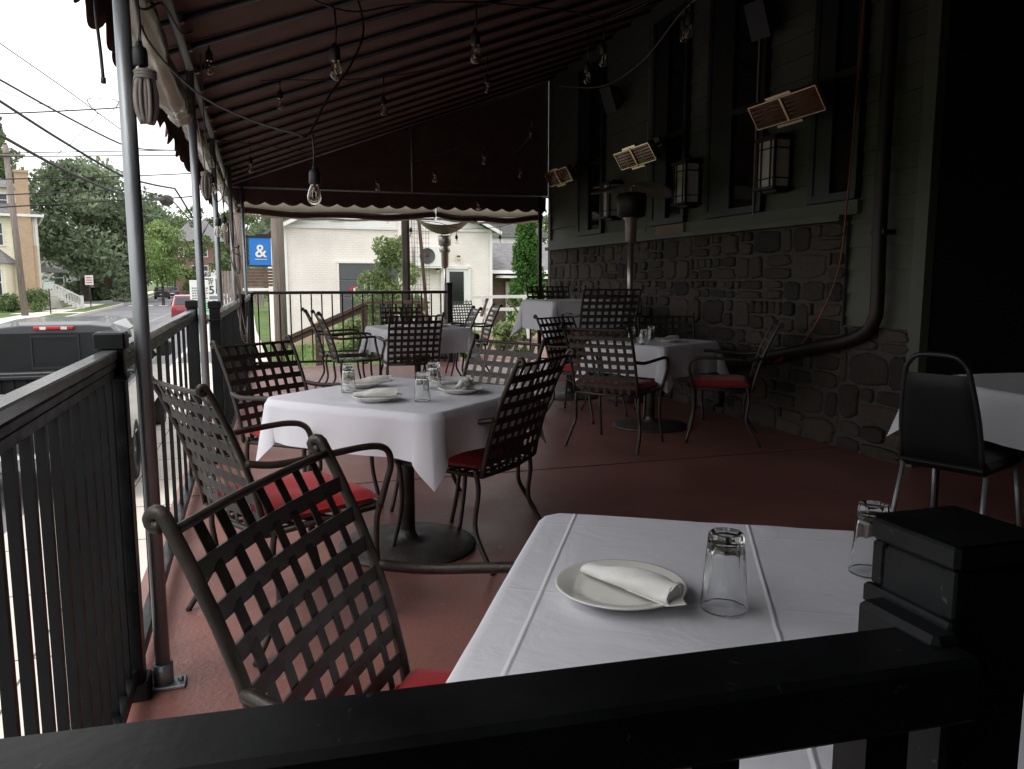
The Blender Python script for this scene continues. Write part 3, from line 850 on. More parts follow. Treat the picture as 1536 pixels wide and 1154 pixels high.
for y in raft:
    m = MB(); m.cyl((-.52, y, az(-.52)), (4.24, y, az(4.24)), .0165, 8)
    rf = m.build('rafter', M['cord'] if False else M['dark_iron'], aw)
    m = MB(); m.box((-.325, y, az(-.325) - .004), (.05, .035, .035), (0, -.35, 0)); m.build('clamp', M['galv'], rf)
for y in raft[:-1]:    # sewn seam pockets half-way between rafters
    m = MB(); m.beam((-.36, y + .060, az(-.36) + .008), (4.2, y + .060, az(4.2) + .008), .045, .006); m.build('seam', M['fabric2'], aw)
m = MB(); m.cyl((-.33, Y0, az(-.36) - .03), (-.33, Y1, az(-.36) - .03), .022, 12); m.build('eave_beam', M['galv'], aw)
# scalloped side valance hanging outward along the eave
m = MB()
def val(u, v):
    y = Y0 + (Y1 - Y0) * u
    sc = abs(math.sin(PI * (y / .30)))
    L = .20 + .075 * sc
    wv = .012 * math.sin(y * 9) + .01 * math.sin(y * 23 + 1)
    return (-.53 - .02 * v + wv * v, y, az(-.53) + .035 - L * v)
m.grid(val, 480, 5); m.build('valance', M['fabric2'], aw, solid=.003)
# far end wall of fabric and its scalloped valance
m = MB()
m.grid(lambda u, v: (-.53 + 4.725 * u, Y1 + .006 * math.sin(9 * u), (2.50) + (az(-.53 + 4.725 * u) + .03 - 2.50) * v), 30, 12)
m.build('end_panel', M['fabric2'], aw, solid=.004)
m = MB()
def val2(u, v):
    x = -.40 + 4.57 * u
    sc = abs(math.cos(PI * (x / .24)))
    return (x, Y1 + .02 + .014 * math.sin(x * 11) * v, 2.53 - (.215 + .045 * sc) * v)
m.grid(val2, 300, 6); m.build('end_valance', M['fabric2'], aw, solid=.003)
m = MB(); m.cyl((-.33, Y1, 2.50), (4.2, Y1, 2.50), .018, 10); m.cyl((2.13, Y1 - .02, 2.50), (2.13, Y1 - .02, az(2.13)), .014, 8); m.cyl((-.33, Y1 - .03, az(-.33)), (4.22, Y1 - .03, az(4.22)), .014, 8); m.build('end_frame', M['galv'], aw)
for (x, y, zb) in ((-.335, 2.58, 0), (-.327, 5.10, 0), (-.325, 7.40, .0), (-.255, 9.35, .0), (-.165, 11.40, .0)):
    m = MB(); m.cyl((x, y, zb), (x - .005, y, az(-.33) - .02), .0225, 18); p_ = m.build('pole', M['galv'], aw)
    m = MB(); m.cyl((x, y, zb + .008), (x, y, zb + .075), .030, 18); m.box((x, y, zb + .006), (.13, .075, .010), bev=.002)
    m.cyl((x + .05, y, zb + .012), (x + .05, y, zb + .022), .009, 6); m.cyl((x - .05, y, zb + .012), (x - .05, y, zb + .022), .009, 6); m.build('base_plate', M['galv'], p_)
# plank ledger and black post at the far wall corner
m = MB(); m.box((4.06, Y1 - .02, 1.25), (.05, .05, 2.5)); m.build('end_post', M['bronze'], aw)
# rolled-up clear side curtains
def roll(pts, r, name, label, cat='curtain', seed=0):
    rn = random.Random(seed)
    pts = [Vector(p) for p in pts]; path = bez(pts, 14)
    m = MB(); n = len(path)
    rr = [r * (1 + .10 * math.sin(i * .35 + seed) + .05 * math.sin(i * .9 + 2 * seed)) for i in range(n)]
    rr[0] *= .8; rr[-1] *= .7
    vs = []
    seg = 18
    m2 = MB(); m2.tube(path, rr, seg)
    # creases round the section
    for k, v in enumerate(m2.v):
        i = k // seg; a = k % seg
        c = path[i]; d = Vector(v) - c
        f = 1 + .09 * math.sin(a * 2.4 + i * .12) + .05 * math.sin(a * 5 - i * .2)
        m2.v[k] = tuple(c + d * f)
    o = m2.build(name, M['vinyl'], None)
    return tag(o, label, cat, 'rolled clear weather curtains')
roll([(-.40, 1.0, 2.33), (-.41, 2.0, 2.29), (-.39, 3.0, 2.27), (-.40, 3.8, 2.25), (-.385, 4.5, 2.19), (-.37, 4.85, 2.17)], .066, 'rolled_curtain', 'rolled-up clear vinyl curtain under the eave nearest the viewer, ending in a blunt fold', seed=1)
roll([(-.39, 5.15, 2.30), (-.39, 5.9, 2.27), (-.37, 6.6, 2.26), (-.36, 7.3, 2.22)], .050, 'rolled_curtain', 'rolled clear curtain under the eave between the second and third pole', seed=2)
roll([(-.36, 7.5, 2.28), (-.35, 8.3, 2.24), (-.32, 9.2, 2.22)], .055, 'rolled_curtain', 'rolled clear curtain under the eave between the third and fourth pole', seed=3)
roll([(-.31, 9.5, 2.24), (-.29, 10.4, 2.22), (-.27, 11.2, 2.2)], .055, 'rolled_curtain', 'rolled clear curtain under the eave by the far corner pole', seed=4)
def roll_end(x0, x1, label, seed):
    m = MB()
    zc = 2.20; n = 60
    def f(u, v):
        x = x0 + (x1 - x0) * u; sag = -.045 * math.sin(PI * u) + .012 * math.sin(13 * u + seed)
        a = v * 2 * PI
        k = 1 + .12 * math.sin(3 * a + 5 * u + seed)
        return (x, Y1 + .06 + math.cos(a) * .045 * k, zc + sag + math.sin(a) * .040 * k)
    m.grid(f, n, 16)
    o = m.build('rolled_curtain', [M['fabric2']], None); tag(o, label, 'curtain', 'rolled curtains across the far end')
    m = MB()   # strip of clear vinyl showing below the roll and the lit sheet above it
    m.grid(lambda u, v: (x0 + (x1 - x0) * u, Y1 + .065, zc - .038 - .03 * v - .045 * math.sin(PI * u) + .006 * math.sin(30 * u)), 40, 2)
    m.grid(lambda u, v: (x0 + (x1 - x0) * u, Y1 + .075, zc + .03 + .13 * v - .04 * math.sin(PI * u)), 40, 2)
    m.build('clear_strip', M['vinylsheet'], o, solid=.002)
M['vinylsheet'] = fab('clear_vinyl_sheet', (.66, .62, .55), .6)
roll_end(-.30, 2.46, 'long maroon rolled curtain across the far end, left of the patio heater', 1)
roll_end(2.50, 4.12, 'shorter maroon rolled curtain across the far end, up to the building wall', 2.3)
# tie-cord bundles
def bundle(x, y, z, L, w, label, seed):
    rn = random.Random(seed); m = MB()
    for k in range(46):
        a = rn.uniform(0, 6.28); rr = .72 * w * rn.uniform(.35, 1)
        p = [(x, y, z)]; 
        for i in range(1, 6):
            t = i / 5; s = (0, .62, .9, 1.0, .95, .55)[i]
            p.append((x + math.cos(a) * rr * s * (1 - .25 * t), y + math.sin(a) * rr * s * (1 - .25 * t), z - L * t * rn.uniform(.96, 1.02)))
        m.tube(bez(p, 4), .006, 5)
    for i in range(3):
        m.tube([(x + math.cos(b) * w * .55, y + math.sin(b) * w * .55, z - .025 + .008 * i) for b in [2 * PI * j / 10 for j in range(11)]], .005, 5)
    m.tube([(x, y, z - .01), (x - .01, y, z + .12), (x - .03, y, z + .30)], .004, 5)
    o = m.build('cord_bundle', M['grey_fabric']); return tag(o, label, 'cord bundle', 'gathered curtain cords hanging from the eave')
bundle(-.285, 2.56, 1.865, .15, .05, 'big grey bundle of gathered curtain cord hanging beside the nearest pole', 1)
bundle(-.28, 5.25, 1.92, .16, .045, 'grey bundle of curtain cord hanging behind the second pole', 2)
bundle(-.26, 7.6, 1.78, .20, .04, 'grey bundle of curtain cord hanging at the third pole', 3)
bundle(-.21, 9.5, 1.66, .32, .035, 'grey bundle of curtain cord hanging at the fourth pole', 4)
m = MB()
for s in range(5):
    rn = random.Random(40 + s)
    m.tube(bez([(-.24 + .02 * s, 8.0 + .1 * s, 1.9 - .1 * s), (-.22 + rn.uniform(-.03, .03), 8.2, 1.5), (-.2 + rn.uniform(-.03, .03), 8.4, 1.15), (-.17 + rn.uniform(-.03, .03), 8.6, .75), (-.14, 8.7, .62 + .03 * s), (-.12, 8.6, .9)], 6), .006, 5)
tag(m.build('loose_cord', M['grey_fabric']), 'loose pale curtain cords looped over the far part of the street fence', 'cord')
m = MB(); m.tube(bez([(-.50, 3.25, 2.36), (-.51, 3.25, 2.22), (-.505, 3.26, 2.08), (-.50, 3.25, 1.98)], 6), .006, 6); m.cyl((-.50, 3.25, 1.985), (-.50, 3.25, 1.965), .009, 8)
tag(m.build('valance_cord', M['cord']), 'single thin cord dangling from the valance against the sky', 'cord')

# ------------------------------------------------------------------ string lights
def bulbs(name, label, anchors, drops, cordr=.0045):
    """anchors: path of the main cord; drops: (x,y,z of glass centre, height of the cord above it)"""
    root = empty(name, (0, 0, 0), 0, label, 'string light', 'string lights under the awning')
    m = MB(); m.tube(anchors if len(anchors) > 12 else bez(anchors, 8), cordr, 6)
    for (x, y, z, top) in drops: m.tube([(x, y, z + .09), (x + .004, y, (z + top) / 2 + .04), (x, y, top)], .004, 6)
    m.build('cord', M['cord'], root)
    for (x, y, z, top) in drops:
        s = socket0[0] if not socket0[1] else None
        m = None
        so = copy_tree(socket0[0]) if socket0[1] else socket0[0]
        socket0[1] = True
        so.parent = root; so.location = (x, y, z); so.rotation_euler = (random.uniform(-.06, .06), random.uniform(-.06, .06), random.uniform(0, 6))
    return root
m = MB(); m.lathe([(0, .098), (.006, .098), (.009, .094), (.010, .085), (.018, .080), (.0205, .070), (.0205, .034), (.0185, .030), (0, .030)], 16)
sk = m.build('socket', M['black_rubber'])
m = MB(); m.lathe([(.012, .034), (.0135, .026), (.021, .008), (.0255, -.012), (.0245, -.026), (.018, -.038), (.009, -.044), (.0001, -.0455)], 20); bl = m.build('bulb', M['bulbglass'], sk, solid=.0012)
m = MB(); m.tube(bez([(-.006, 0, .024), (-.009, 0, 0), (-.004, .004, -.02), (.004, -.004, -.02), (.009, 0, 0), (.006, 0, .024)], 4), .0016, 5); m.lathe([(.0001, .030), (.006, .03), (.004, .005), (.0001, .003)], 8); m.build('filament', M['filament'], sk)
socket0 = [sk, False]
bulbs('string_light', 'string light nearest the viewer, its cord dipping to a big low bulb under the awning', [(-.36, 3.40, 2.40), (-0.368, 3.33, 2.175), (-0.204, 3.294, 1.973), (-0.019, 3.2, 1.863), (0.142, 3.097, 1.802), (0.195, 3.095, 1.80), (0.273, 3.188, 1.946), (0.393, 3.327, 2.136), (0.454, 3.47, 2.322), (0.4, 3.578, 2.60)], [(.21, 3.09, 1.59, 1.80)])
bulbs('string_light', 'string light crossing near the front with two big hanging bulbs', [(-.1, 3.3, 2.50), (.33, 3.38, 2.34), (.6, 3.38, 2.38), (.91, 3.38, 2.42), (1.4, 3.6, 2.50), (1.7, 4.0, 2.62), (1.94, 4.39, 2.75), (2.1, 4.2, 2.80), (2.27, 4.0, 2.86), (2.6, 3.9, 3.1)], [(.33, 3.38, 2.11, 2.34), (.91, 3.38, 2.22, 2.42), (1.94, 4.39, 2.53, 2.75), (2.27, 4.0, 2.61, 2.86)])
bulbs('string_light', 'string light across the middle of the awning with four bulbs', [(-.3, 6.2, 2.66), (.2, 6.2, 2.70), (.94, 6.13, 2.76), (1.75, 6.16, 2.98), (2.09, 4.98, 2.88), (2.44, 4.36, 2.98), (3.0, 4.4, 3.3)], [(.2, 6.2, 2.54, 2.70), (.94, 6.13, 2.53, 2.76), (1.75, 6.16, 2.75, 2.98), (2.09, 4.98, 2.58, 2.88), (2.44, 4.36, 2.70, 2.98)])
bulbs('string_light', 'string light high under the far part of the awning with small looking bulbs', [(-.3, 8.0, 2.55), (.4, 8.4, 2.55), (1.28, 8.91, 2.50), (1.89, 8.8, 2.62), (2.42, 8.67, 2.84), (3.07, 8.99, 3.10), (3.27, 9.98, 2.95), (2.75, 10.13, 2.60)], [(-.03, 8.0, 2.31, 2.55), (1.28, 8.91, 2.28, 2.50), (1.89, 8.8, 2.38, 2.62), (2.42, 8.67, 2.58, 2.84), (3.07, 8.99, 2.93, 3.10), (3.27, 9.98, 2.62, 2.95), (2.75, 10.13, 2.21, 2.60)])
bulbs('string_light', 'string light slung across the far end opening below the rolled curtain', [(.9, 11.6, 2.38), (1.226, 11.62, 2.36), (1.512, 11.62, 2.33), (1.851, 11.62, 2.27), (2.195, 11.62, 2.14), (2.3, 11.62, 2.12), (2.552, 11.62, 2.10), (2.887, 11.62, 2.02), (3.3, 11.62, 2.04), (3.55, 11.62, 2.08), (4.05, 11.5, 2.20)], [(1.19, 11.62, 2.22, 2.36), (1.47, 11.62, 2.19, 2.33), (1.80, 11.62, 2.12, 2.27), (2.14, 11.62, 1.93, 2.14), (2.49, 11.62, 2.15, 2.30), (2.82, 11.62, 1.84, 2.02), (3.49, 11.62, 1.85, 2.08)])
bulbs('string_light', 'string light running along the poles on the street side, bulb beside nearest pole', [(-.33, 2.3, 2.42), (-.31, 2.58, 2.06), (-.32, 3.6, 2.36), (-.30, 4.2, 2.42), (-.27, 5.0, 2.60), (-.29, 5.6, 2.2), (-.28, 5.99, 2.10), (-.28, 6.2, 1.85), (-.25, 7.0, 1.95), (-.25, 8.0, 2.3)], [(-.295, 2.56, 1.84, 2.06), (-.22, 5.0, 2.47, 2.60), (-.28, 5.99, 1.9, 2.10), (-.27, 6.29, 1.63, 1.85), (-.25, 7.0, 1.7, 1.95)])
# ------------------------------------------------------------------ the restaurant building
WX = 4.22
bd = empty('restaurant_building', (0, 0, 0), 0, 'sage sided restaurant wall with stone base and tall dark windows, under the awning', 'building')
def wallbox(name, y0, y1, z0, z1, x0, x1, m_, parent=bd):
    m = MB(); m.box(((x0 + x1) / 2, (y0 + y1) / 2, (z0 + z1) / 2), (x1 - x0, y1 - y0, z1 - z0)); return m.build(name, m_, parent)
wallbox('wall', 4.30, 11.36, -1.2, 5.2, WX + .02, 6.2, M['sidingB'])
# lapped boards: real wedge shaped clapboards
m = MB(); zz = -.02
while zz < 5.1:
    m.prism([(WX + .024, zz), (WX - .006, zz), (WX + .012, zz + .173), (WX + .024, zz + .173)], 4.30, 11.345, 'Y')
    zz += .17
m.build('clapboards', M['trimB'], bd)
m = MB(); m.box((WX + .0, 4.27, 2.6), (.07, .11, 5.2)); m.build('corner_board', M['trimB'], bd)
m = MB(); m.box((WX + .0, 11.39, 2.6), (.06, .09, 5.2)); m.build('corner_board', M['trimB'], bd)
# far side of the building, seen past its corner
# rubble stone
def stones(name, y0, y1, z0, z1, seed, cut=None):
    rn = random.Random(seed)
    g = MB(); g.box((WX - .015, (y0 + y1) / 2, (z0 + z1) / 2), (.03, y1 - y0, z1 - z0)); ob = g.build(name, M['mortar'], bd)
    m = MB(); z = z0
    while z < z1 - .03:
        h = min(rn.uniform(.13, .28), z1 - z)
        if z1 - z - h < .05: h = z1 - z
        y = y0
        while y < y1 - .02:
            w = min(rn.uniform(.14, .46), y1 - y)
            if y1 - y - w < .06: w = y1 - y
            pieces = [(y, z, w, h)]
            if h > .16 and rn.random() < .5: k = rn.uniform(.4, .6); pieces = [(y, z, w, h * k), (y, z + h * k, w * rn.uniform(.4, .99), h * (1 - k))]
            if len(pieces) == 2: pieces.append((y + pieces[1][2], z + h * k, w - pieces[1][2], h * (1 - k)))
            for (a, b, c, d) in pieces:
                if c < .05 or d < .03: continue
                gap = rn.uniform(.003, .008); m.tone = rn.random()
                dep = rn.uniform(.012, .032); ir = rn.uniform(.006, .016)
                cy, cz = a + c / 2, b + d / 2; hw, hh = c / 2 - gap, d / 2 - gap
                n = 14; ring0 = []; ring1 = []; ring2 = []
                for i in range(n):
                    an = 2 * PI * (i + .5) / n
                    q = 7.0
                    ca, sa = math.cos(an), math.sin(an)
                    k = (abs(ca) ** q + abs(sa) ** q) ** (-1 / q)
                    j = rn.uniform(.87, 1.05)
                    yy, zz_ = cy + ca * k * hw * j, cz + sa * k * hh * j
                    ring0.append((WX - .025, yy, zz_)); 
                    ring1.append((WX - .03 - dep * .75, cy + (yy - cy) * .93, cz + (zz_ - cz) * .90))
                    ring2.append((WX - .03 - dep * rn.uniform(.92, 1.1), cy + (yy - cy) * .80, cz + (zz_ - cz) * .78))
                vs = ring0 + ring1 + ring2 + [(WX - .032 - dep * 1.05, cy, cz)]
                fs = []
                for r_ in range(2):
                    for i in range(n): fs.append((r_ * n + i, (r_ + 1) * n + i, (r_ + 1) * n + (i + 1) % n, r_ * n + (i + 1) % n))
                for i in range(n): fs.append((2 * n + i, 3 * n, 2 * n + (i + 1) % n))
                m.add(vs, fs, smooth=False)
            y += w
        z += h
    m.build('stonework', M['stone'], ob)
    return ob
stones('stone_base', 4.97, 11.30, -.02, 1.70, 5)
stones('stone_base', 4.30, 4.965, -.02, .93, 6)
m = MB(); m.box((WX - .055, 8.14, 1.725), (.13, 6.36, .045)); m.box((WX - .015, 8.12, 1.80), (.045, 6.50, .10)); m.build('sill_board', M['trimB'], bd)
for i, (ya, yb) in enumerate(((9.42, 10.24), (7.36, 8.10), (6.04, 6.96), (4.88, 5.42))):
    zt, zb = 4.0, 1.86
    m = MB(); c = (ya + yb) / 2; w = yb - ya
    for s in (-1, 1): m.box((WX - .025, c + s * (w / 2 - .03), (zb + zt) / 2), (.06, .06, zt - zb))
    m.box((WX - .025, c, zb + .03), (.07, w, .06)); m.box((WX - .02, c, 2.78), (.045, w - .12, .05)); m.box((WX - .025, c, zt - .03), (.06, w, .06))
    wn = m.build('window', M['dark_trim'], bd)
    m = MB(); m.box((WX - .010, c, (zb + zt) / 2), (.008, w - .11, zt - zb - .1)); m.build('pane', M['pane'], wn)
    m = MB(); m.box((WX - .035, yb - w * .24 if i != 3 else c + .14, (zb + zt) / 2 + .0), (.02, w * .42, zt - zb - .04)); m.build('shutter', M['dark_trim'], bd)
wallbox('patch_board', 7.34, 7.94, 1.755, 1.845, WX - .06, WX - .038, mat('pinkish_board', (.20, .13, .10), .7))
# dark porch recess nearest the viewer and the house wall behind it
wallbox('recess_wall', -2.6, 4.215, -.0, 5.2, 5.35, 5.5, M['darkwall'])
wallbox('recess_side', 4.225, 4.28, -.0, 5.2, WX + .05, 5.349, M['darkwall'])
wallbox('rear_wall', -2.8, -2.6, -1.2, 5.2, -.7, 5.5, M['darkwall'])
wallbox('added_light_block', -2.6, .25, -.0, 5.2, .85, .95, M['darkwall'])  # added wall out of view, cuts light reaching the right side from behind
m = MB(); m.box((4.6, 1.8, -.07), (1.6, 9.0, .138)); struct(m.build('porch_floor', M['deck']))
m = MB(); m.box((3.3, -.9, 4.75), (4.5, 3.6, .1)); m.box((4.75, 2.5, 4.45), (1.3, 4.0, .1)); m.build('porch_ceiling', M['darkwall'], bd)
m = MB(); m.prism([(4.2, 5.2), (6.3, 5.2), (6.3, 7.6)], -2.9, 11.5, 'Y'); m.build('roof', M['shingle'], bd)
wallbox('added_side_block', -2.6, -.15, -1.2, 4.0, -.75, -.65, M['darkwall'])  # made-up unseen wall, keeps street-side light off the near rails
for yb in (4.0, 3.3, 2.9, 1.5): wallbox('batten', yb - .03, yb + .03, 0, 4.3, 5.32, 5.348, M['darkwall'])
# black door in the recess
m = MB(); m.box((5.335, 2.2, 1.05), (.03, 1.0, 2.1)); dr = m.build('door', M['bronze'], bd)
m = MB(); m.cyl((5.30, 1.8, 1.0), (5.30, 1.8, 1.12), .012, 8); m.build('handle', M['steel'], dr)
# downpipe: drops beside the siding, bends and runs along the stone towards the far end
m = MB(); m.tube(bez([(4.13, 4.58, 5.0), (4.13, 4.58, 2.0), (4.13, 4.56, 1.2), (4.13, 4.58, .98), (4.12, 4.72, .86), (4.09, 5.1, .76), (4.06, 5.9, .58), (4.05, 6.3, .50), (4.05, 6.38, .40), (4.05, 6.40, 0.1)], 8), .048, 14)
for zc in (3.2, 1.6): m.box((4.16, 4.58, zc), (.10, .13, .03))
dp = m.build('downpipe', M['bronze']); tag(dp, 'dark downpipe dropping beside the siding then running along the stone wall', 'downpipe')
m = MB(); m.cyl((4.13, 5.06, 4.6), (4.13, 5.06, 1.86), .012, 8)
m = MB(); m.tube(bez([(4.12, 4.80, 4.4), (4.12, 4.85, 3.0), (4.12, 4.90, 1.9), (4.11, 4.96, 1.3), (4.08, 5.2, .85), (4.06, 5.5, .62), (4.03, 5.55, .60), (4.05, 5.4, .68)], 8), .007, 6)
tag(m.build('orange_cable', mat('dull_orange_cable', (.22, .055, .02), .5)), 'thin dull orange cable hanging down the wall by the downpipe', 'cable')
m = MB(); m.tube([(4.15, 6.12, 3.9), (4.15, 6.12, 1.83)], .008, 6); m.tube([(4.15, 8.14, 4.0), (4.15, 8.16, 1.8)], .008, 6)
m.tube(bez([(4.1, 4.9, 3.5), (4.1, 6.2, 3.85), (4.1, 7.2, 3.93), (4.1, 8.2, 3.65), (4.1, 9.3, 3.62), (4.1, 10.8, 3.95)], 8), .007, 6)
tag(m.build('wall_cable', M['grey_fabric']), 'pale cable slung along the top of the sage wall', 'cable')

# wall lanterns
def lantern(y, label):
    r = empty('wall_lantern', (WX - .01, y, 2.22), 0, label, 'lantern', 'box lanterns on the sage wall')
    w, d, h = .235, .15, .40
    m = MB(); 
    for sx in (0, 1):
        for sy in (-1, 1): m.box((-.02 - sx * d, sy * w / 2, 0), (.018, .018, h))
    for zc in (-h / 2, h / 2): m.box((-.02 - d / 2, 0, zc), (d + .05, w + .05, .022))
    for zc in (-h * .30, h * .30):
        m.box((-.021 - d, 0, zc), (.010, w, .010)); 
        for sy in (-1, 1): m.box((-.02 - d / 2, sy * (w / 2 + .001), zc), (d, .010, .010))
    for yy in (-w * .27, w * .27): m.box((-.023 - d, yy, 0), (.010, .010, h))
    m.box((-.012, 0, 0), (.02, w * .9, h * .95)); m.box((-.06, 0, h / 2 + .025), (.14, .2, .03)); m.box((-.07, 0, -h / 2 - .02), (.12, .18, .025))
    m.build('frame', M['bronze'], r)
    m = MB(); m.box((-.02 - d / 2, 0, 0), (d - .012, w - .012, h - .03)); m.build('glass', M['lamp_glass'], r)
    return r
lantern(5.80, 'square wall lantern with frosted panes nearest the viewer, right of the big wall heater')
lantern(7.22, 'square wall lantern with frosted panes, second from the viewer, right of patio heater')
lantern(9.02, 'farthest square wall lantern, half hidden behind the patio heater hood')
# electric wall heaters
def wall_heater(y, z, label, arm=.38):
    r = empty('wall_heater', (WX - arm, y, z), 0, label, 'heater', 'quartz heaters on the sage wall')
    r.rotation_euler = (0, R(-32), 0)
    L, w = .82, .20
    m = MB(); m.box((.04, 0, 0), (.06, L, w), bev=.01); m.build('housing', M['black_rubber'], r)
    m = MB()
    for zc in (-w / 2 + .006, w / 2 - .006): m.box((.004, 0, zc), (.02, L - .01, .009))
    for yc in (-L / 2 + .006, L / 2 - .006): m.box((.004, yc, 0), (.02, .010, w - .01))
    m.box((.0, 0, 0), (.028, .022, w), bev=.004); m.box((.0, 0, w / 2 + .014), (.03, .30, .02)); m.box((.0, 0, -w / 2 - .014), (.03, .30, .02))
    m.build('reflector_frame', M['chrome'], r)
    for yc in (-L / 4, L / 4):
        m = MB(); m.box((.004, yc, 0), (.008, L / 2 - .03, w - .03))
        for k in range(5): m.cyl((-.002, yc - L / 4 + .03, -w * .32 + k * w * .16), (-.002, yc + L / 4 - .03, -w * .32 + k * w * .16), .006, 6)
        m.build('quartz_element', M['amber'], r)
    m = MB(); m.beam((.07, 0, .0), (arm * .85, 0, -.02), .03, .03); m.box((arm * .86, 0, .0), (.02, .12, .10)); m.build('bracket', M['black_rubber'], r)
    return r
wall_heater(5.30, 2.55, 'large looking amber quartz wall heater above the nearest lantern')
wall_heater(7.84, 2.56, 'middle amber quartz wall heater, up and right of the patio heater hood')
wall_heater(10.10, 2.62, 'farthest dull amber wall heater by the wall corner')
# wall speakers
for y, z, lb in ((8.9, 3.40, 'dark wall speaker high between two windows, farther from the viewer'), (5.95, 3.42, 'dark wall speaker high on the wall above the nearest heater')):
    r = empty('wall_speaker', (WX - .14, y, z), 0, lb, 'speaker', 'dark wall speakers'); r.rotation_euler = (0, R(-22), R(12))
    m = MB(); m.prism([(-.09, -.17), (.08, -.12), (.08, .12), (-.09, .17)], -.12, .12, 'Y'); m.build('cabinet', M['black_rubber'], r, bevel=.11)
    m = MB(); m.box((-.095, 0, 0), (.010, .21, .30), bev=.003); m.build('grille', M['cord'], r)
    m = MB(); m.cyl((.08, 0, 0), (.15, 0, -.05), .015, 8); m.build('bracket', M['cord'], r)
# ------------------------------------------------------------------ mushroom heaters
M['hood'] = mat('dull_hood_metal', (.22, .20, .18), .5, metal=.7, var=.3, scale=5)
def mushroom(x, y, z0, label, saddle, droop, tilt=0, h=2.15, bowl=0):
    r = empty('patio_heater', (x, y, z0), 0, label, 'heater', 'mushroom patio heaters')
    m = MB(); m.lathe([(0, .0), (.23, .0), (.23, .05), (.21, .20), (.20, .70), (.19, .76), (.05, .80), (0, .80)], 28); m.build('base', M['pedestal'], r)
    m = MB(); m.cyl((0, 0, .78), (0, 0, h - .42), .030, 18); m.build('pole', M['steel'], r)
    m = MB(); m.lathe([(.035, h - .50), (.055, h - .48), (.06, h - .27), (.085, h - .25), (.088, h - .20), (.07, h - .165)], 28); m.build('burner', M['steel'], r)
    sr = 1.5 if droop else 1.0
    m = MB(); m.lathe([(.066 * sr, h - .165 - .08 * (sr > 1)), (.095 * sr, h - .15 - .08 * (sr > 1)), (.105 * sr, h - .03), (.095 * sr, h - .0), (.05, h)], 28); m.build('emitter_screen', M['bronze'] if droop else M['steel'], r)
    m = MB()
    def f(u, v):
        a = u * 2 * PI; rr = .03 + (.395 if not bowl else .43) * v
        x_, y_ = math.cos(a) * rr, math.sin(a) * rr
        q = rr / .425
        return (x_, y_, h + .02 + .07 * (1 - q * q) * (0 if bowl else 1) + saddle * (x_ * x_ * 1.0 - y_ * y_ * .9) + bowl * (x_ * x_ * 1.15 + y_ * y_ * .45) + tilt * x_ + .01 * math.sin(3 * a) * q)
    m.grid(f, 60, 10); m.build('reflector', M['hood'], r, solid=.004)
    m = MB(); m.lathe([(.001, h + .10), (.04, h + .10), (.04, h + .08)], 16)
    for a in (0, 2.1, 4.2): m.cyl((.09 * math.cos(a), .09 * math.sin(a), h - .02), (.12 * math.cos(a), .12 * math.sin(a), h + .08), .006, 6)
    m.build('hood_bracket', M['steel'], r)
    return r
h1 = mushroom(2.82, 12.42, -.15, 'steel mushroom patio heater with a warped saddle-shaped hood beyond the far railing', 0, False, .03, 2.11, bowl=1.1)
h1.rotation_euler = (0, 0, R(-12))
mushroom(3.70, 7.60, 0, 'steel mushroom patio heater with dark hood standing before the sage wall', -.25, True, -.02, 2.15)
WIRES = {
    'w1': [(-6.86, 25.08, 7.94), (-6.81, 27.16, 8.0), (-5.79, 29.44, 7.42), (-4.54, 31.68, 6.61), (-4.29, 33.73, 6.6)],
    'w2': [(-6.4, 23.13, 6.41), (-6.68, 26.37, 6.82), (-5.92, 29.82, 6.62), (-4.74, 33.26, 6.29), (-4.3, 36.55, 6.59), (-2.95, 39.89, 7.1)],
    'w3': [(-5.9, 21.19, 5.58), (-6.22, 24.42, 5.87), (-5.58, 27.85, 5.49), (-4.48, 31.28, 4.92), (-3.9, 34.58, 4.99), (-3.3, 37.86, 5.18)],
    'w4': [(-5.96, 21.18, 4.78), (-6.28, 24.4, 5.01), (-5.64, 27.83, 4.65), (-4.72, 31.25, 4.34), (-4.17, 34.55, 4.42), (-3.65, 37.82, 4.66)],
    'w5': [(-10.81, 38.51, 7.92), (-9.92, 38.75, 8.07), (-7.79, 39.23, 8.4), (-5.64, 39.6, 8.74), (-4.03, 39.8, 9.03)],
    'w6a': [(-11.46, 40.4, 6.63), (-9.18, 40.98, 6.88), (-5.89, 41.58, 7.18), (-3.09, 41.89, 7.42)],
    'w6b': [(-11.2, 39.44, 6.4), (-10.29, 39.69, 6.47), (-5.76, 40.59, 6.84), (-2.68, 40.91, 7.05)],
    'w7': [(-10.99, 38.46, 5.34), (-10.1, 38.7, 5.42), (-5.81, 39.58, 5.8), (-2.43, 39.93, 6.12)],
    'w8': [(-10.49, 36.52, 4.49), (-9.47, 36.11, 4.54), (-5.35, 36.27, 4.89), (-4.54, 35.71, 4.86), (-3.39, 35.17, 4.53), (-3.04, 34.53, 4.27), (-2.12, 33.93, 3.14)],
    'w9': [(-10.8, 37.48, 4.11), (-9.92, 37.72, 4.2), (-5.72, 38.58, 4.67), (-3.87, 38.81, 4.83), (-2.42, 38.93, 5.0)],
    'w10': [(-3.3, 37.86, 5.18), (-2.99, 37.88, 4.63), (-2.37, 37.93, 3.45)],
    'w11': [(-6.05, 37.51, 8.09), (-6.24, 37.48, 7.81), (-6.49, 37.44, 7.52), (-6.7, 37.4, 7.24), (-6.95, 37.36, 7.01), (-7.11, 37.33, 6.76), (-7.38, 37.28, 6.55), (-7.63, 37.23, 6.29)],
    'w12': [(-8.86, 34.89, 8.25), (-8.57, 36.34, 8.31), (-8.21, 37.78, 8.38), (-7.42, 39.31, 8.46)],
}
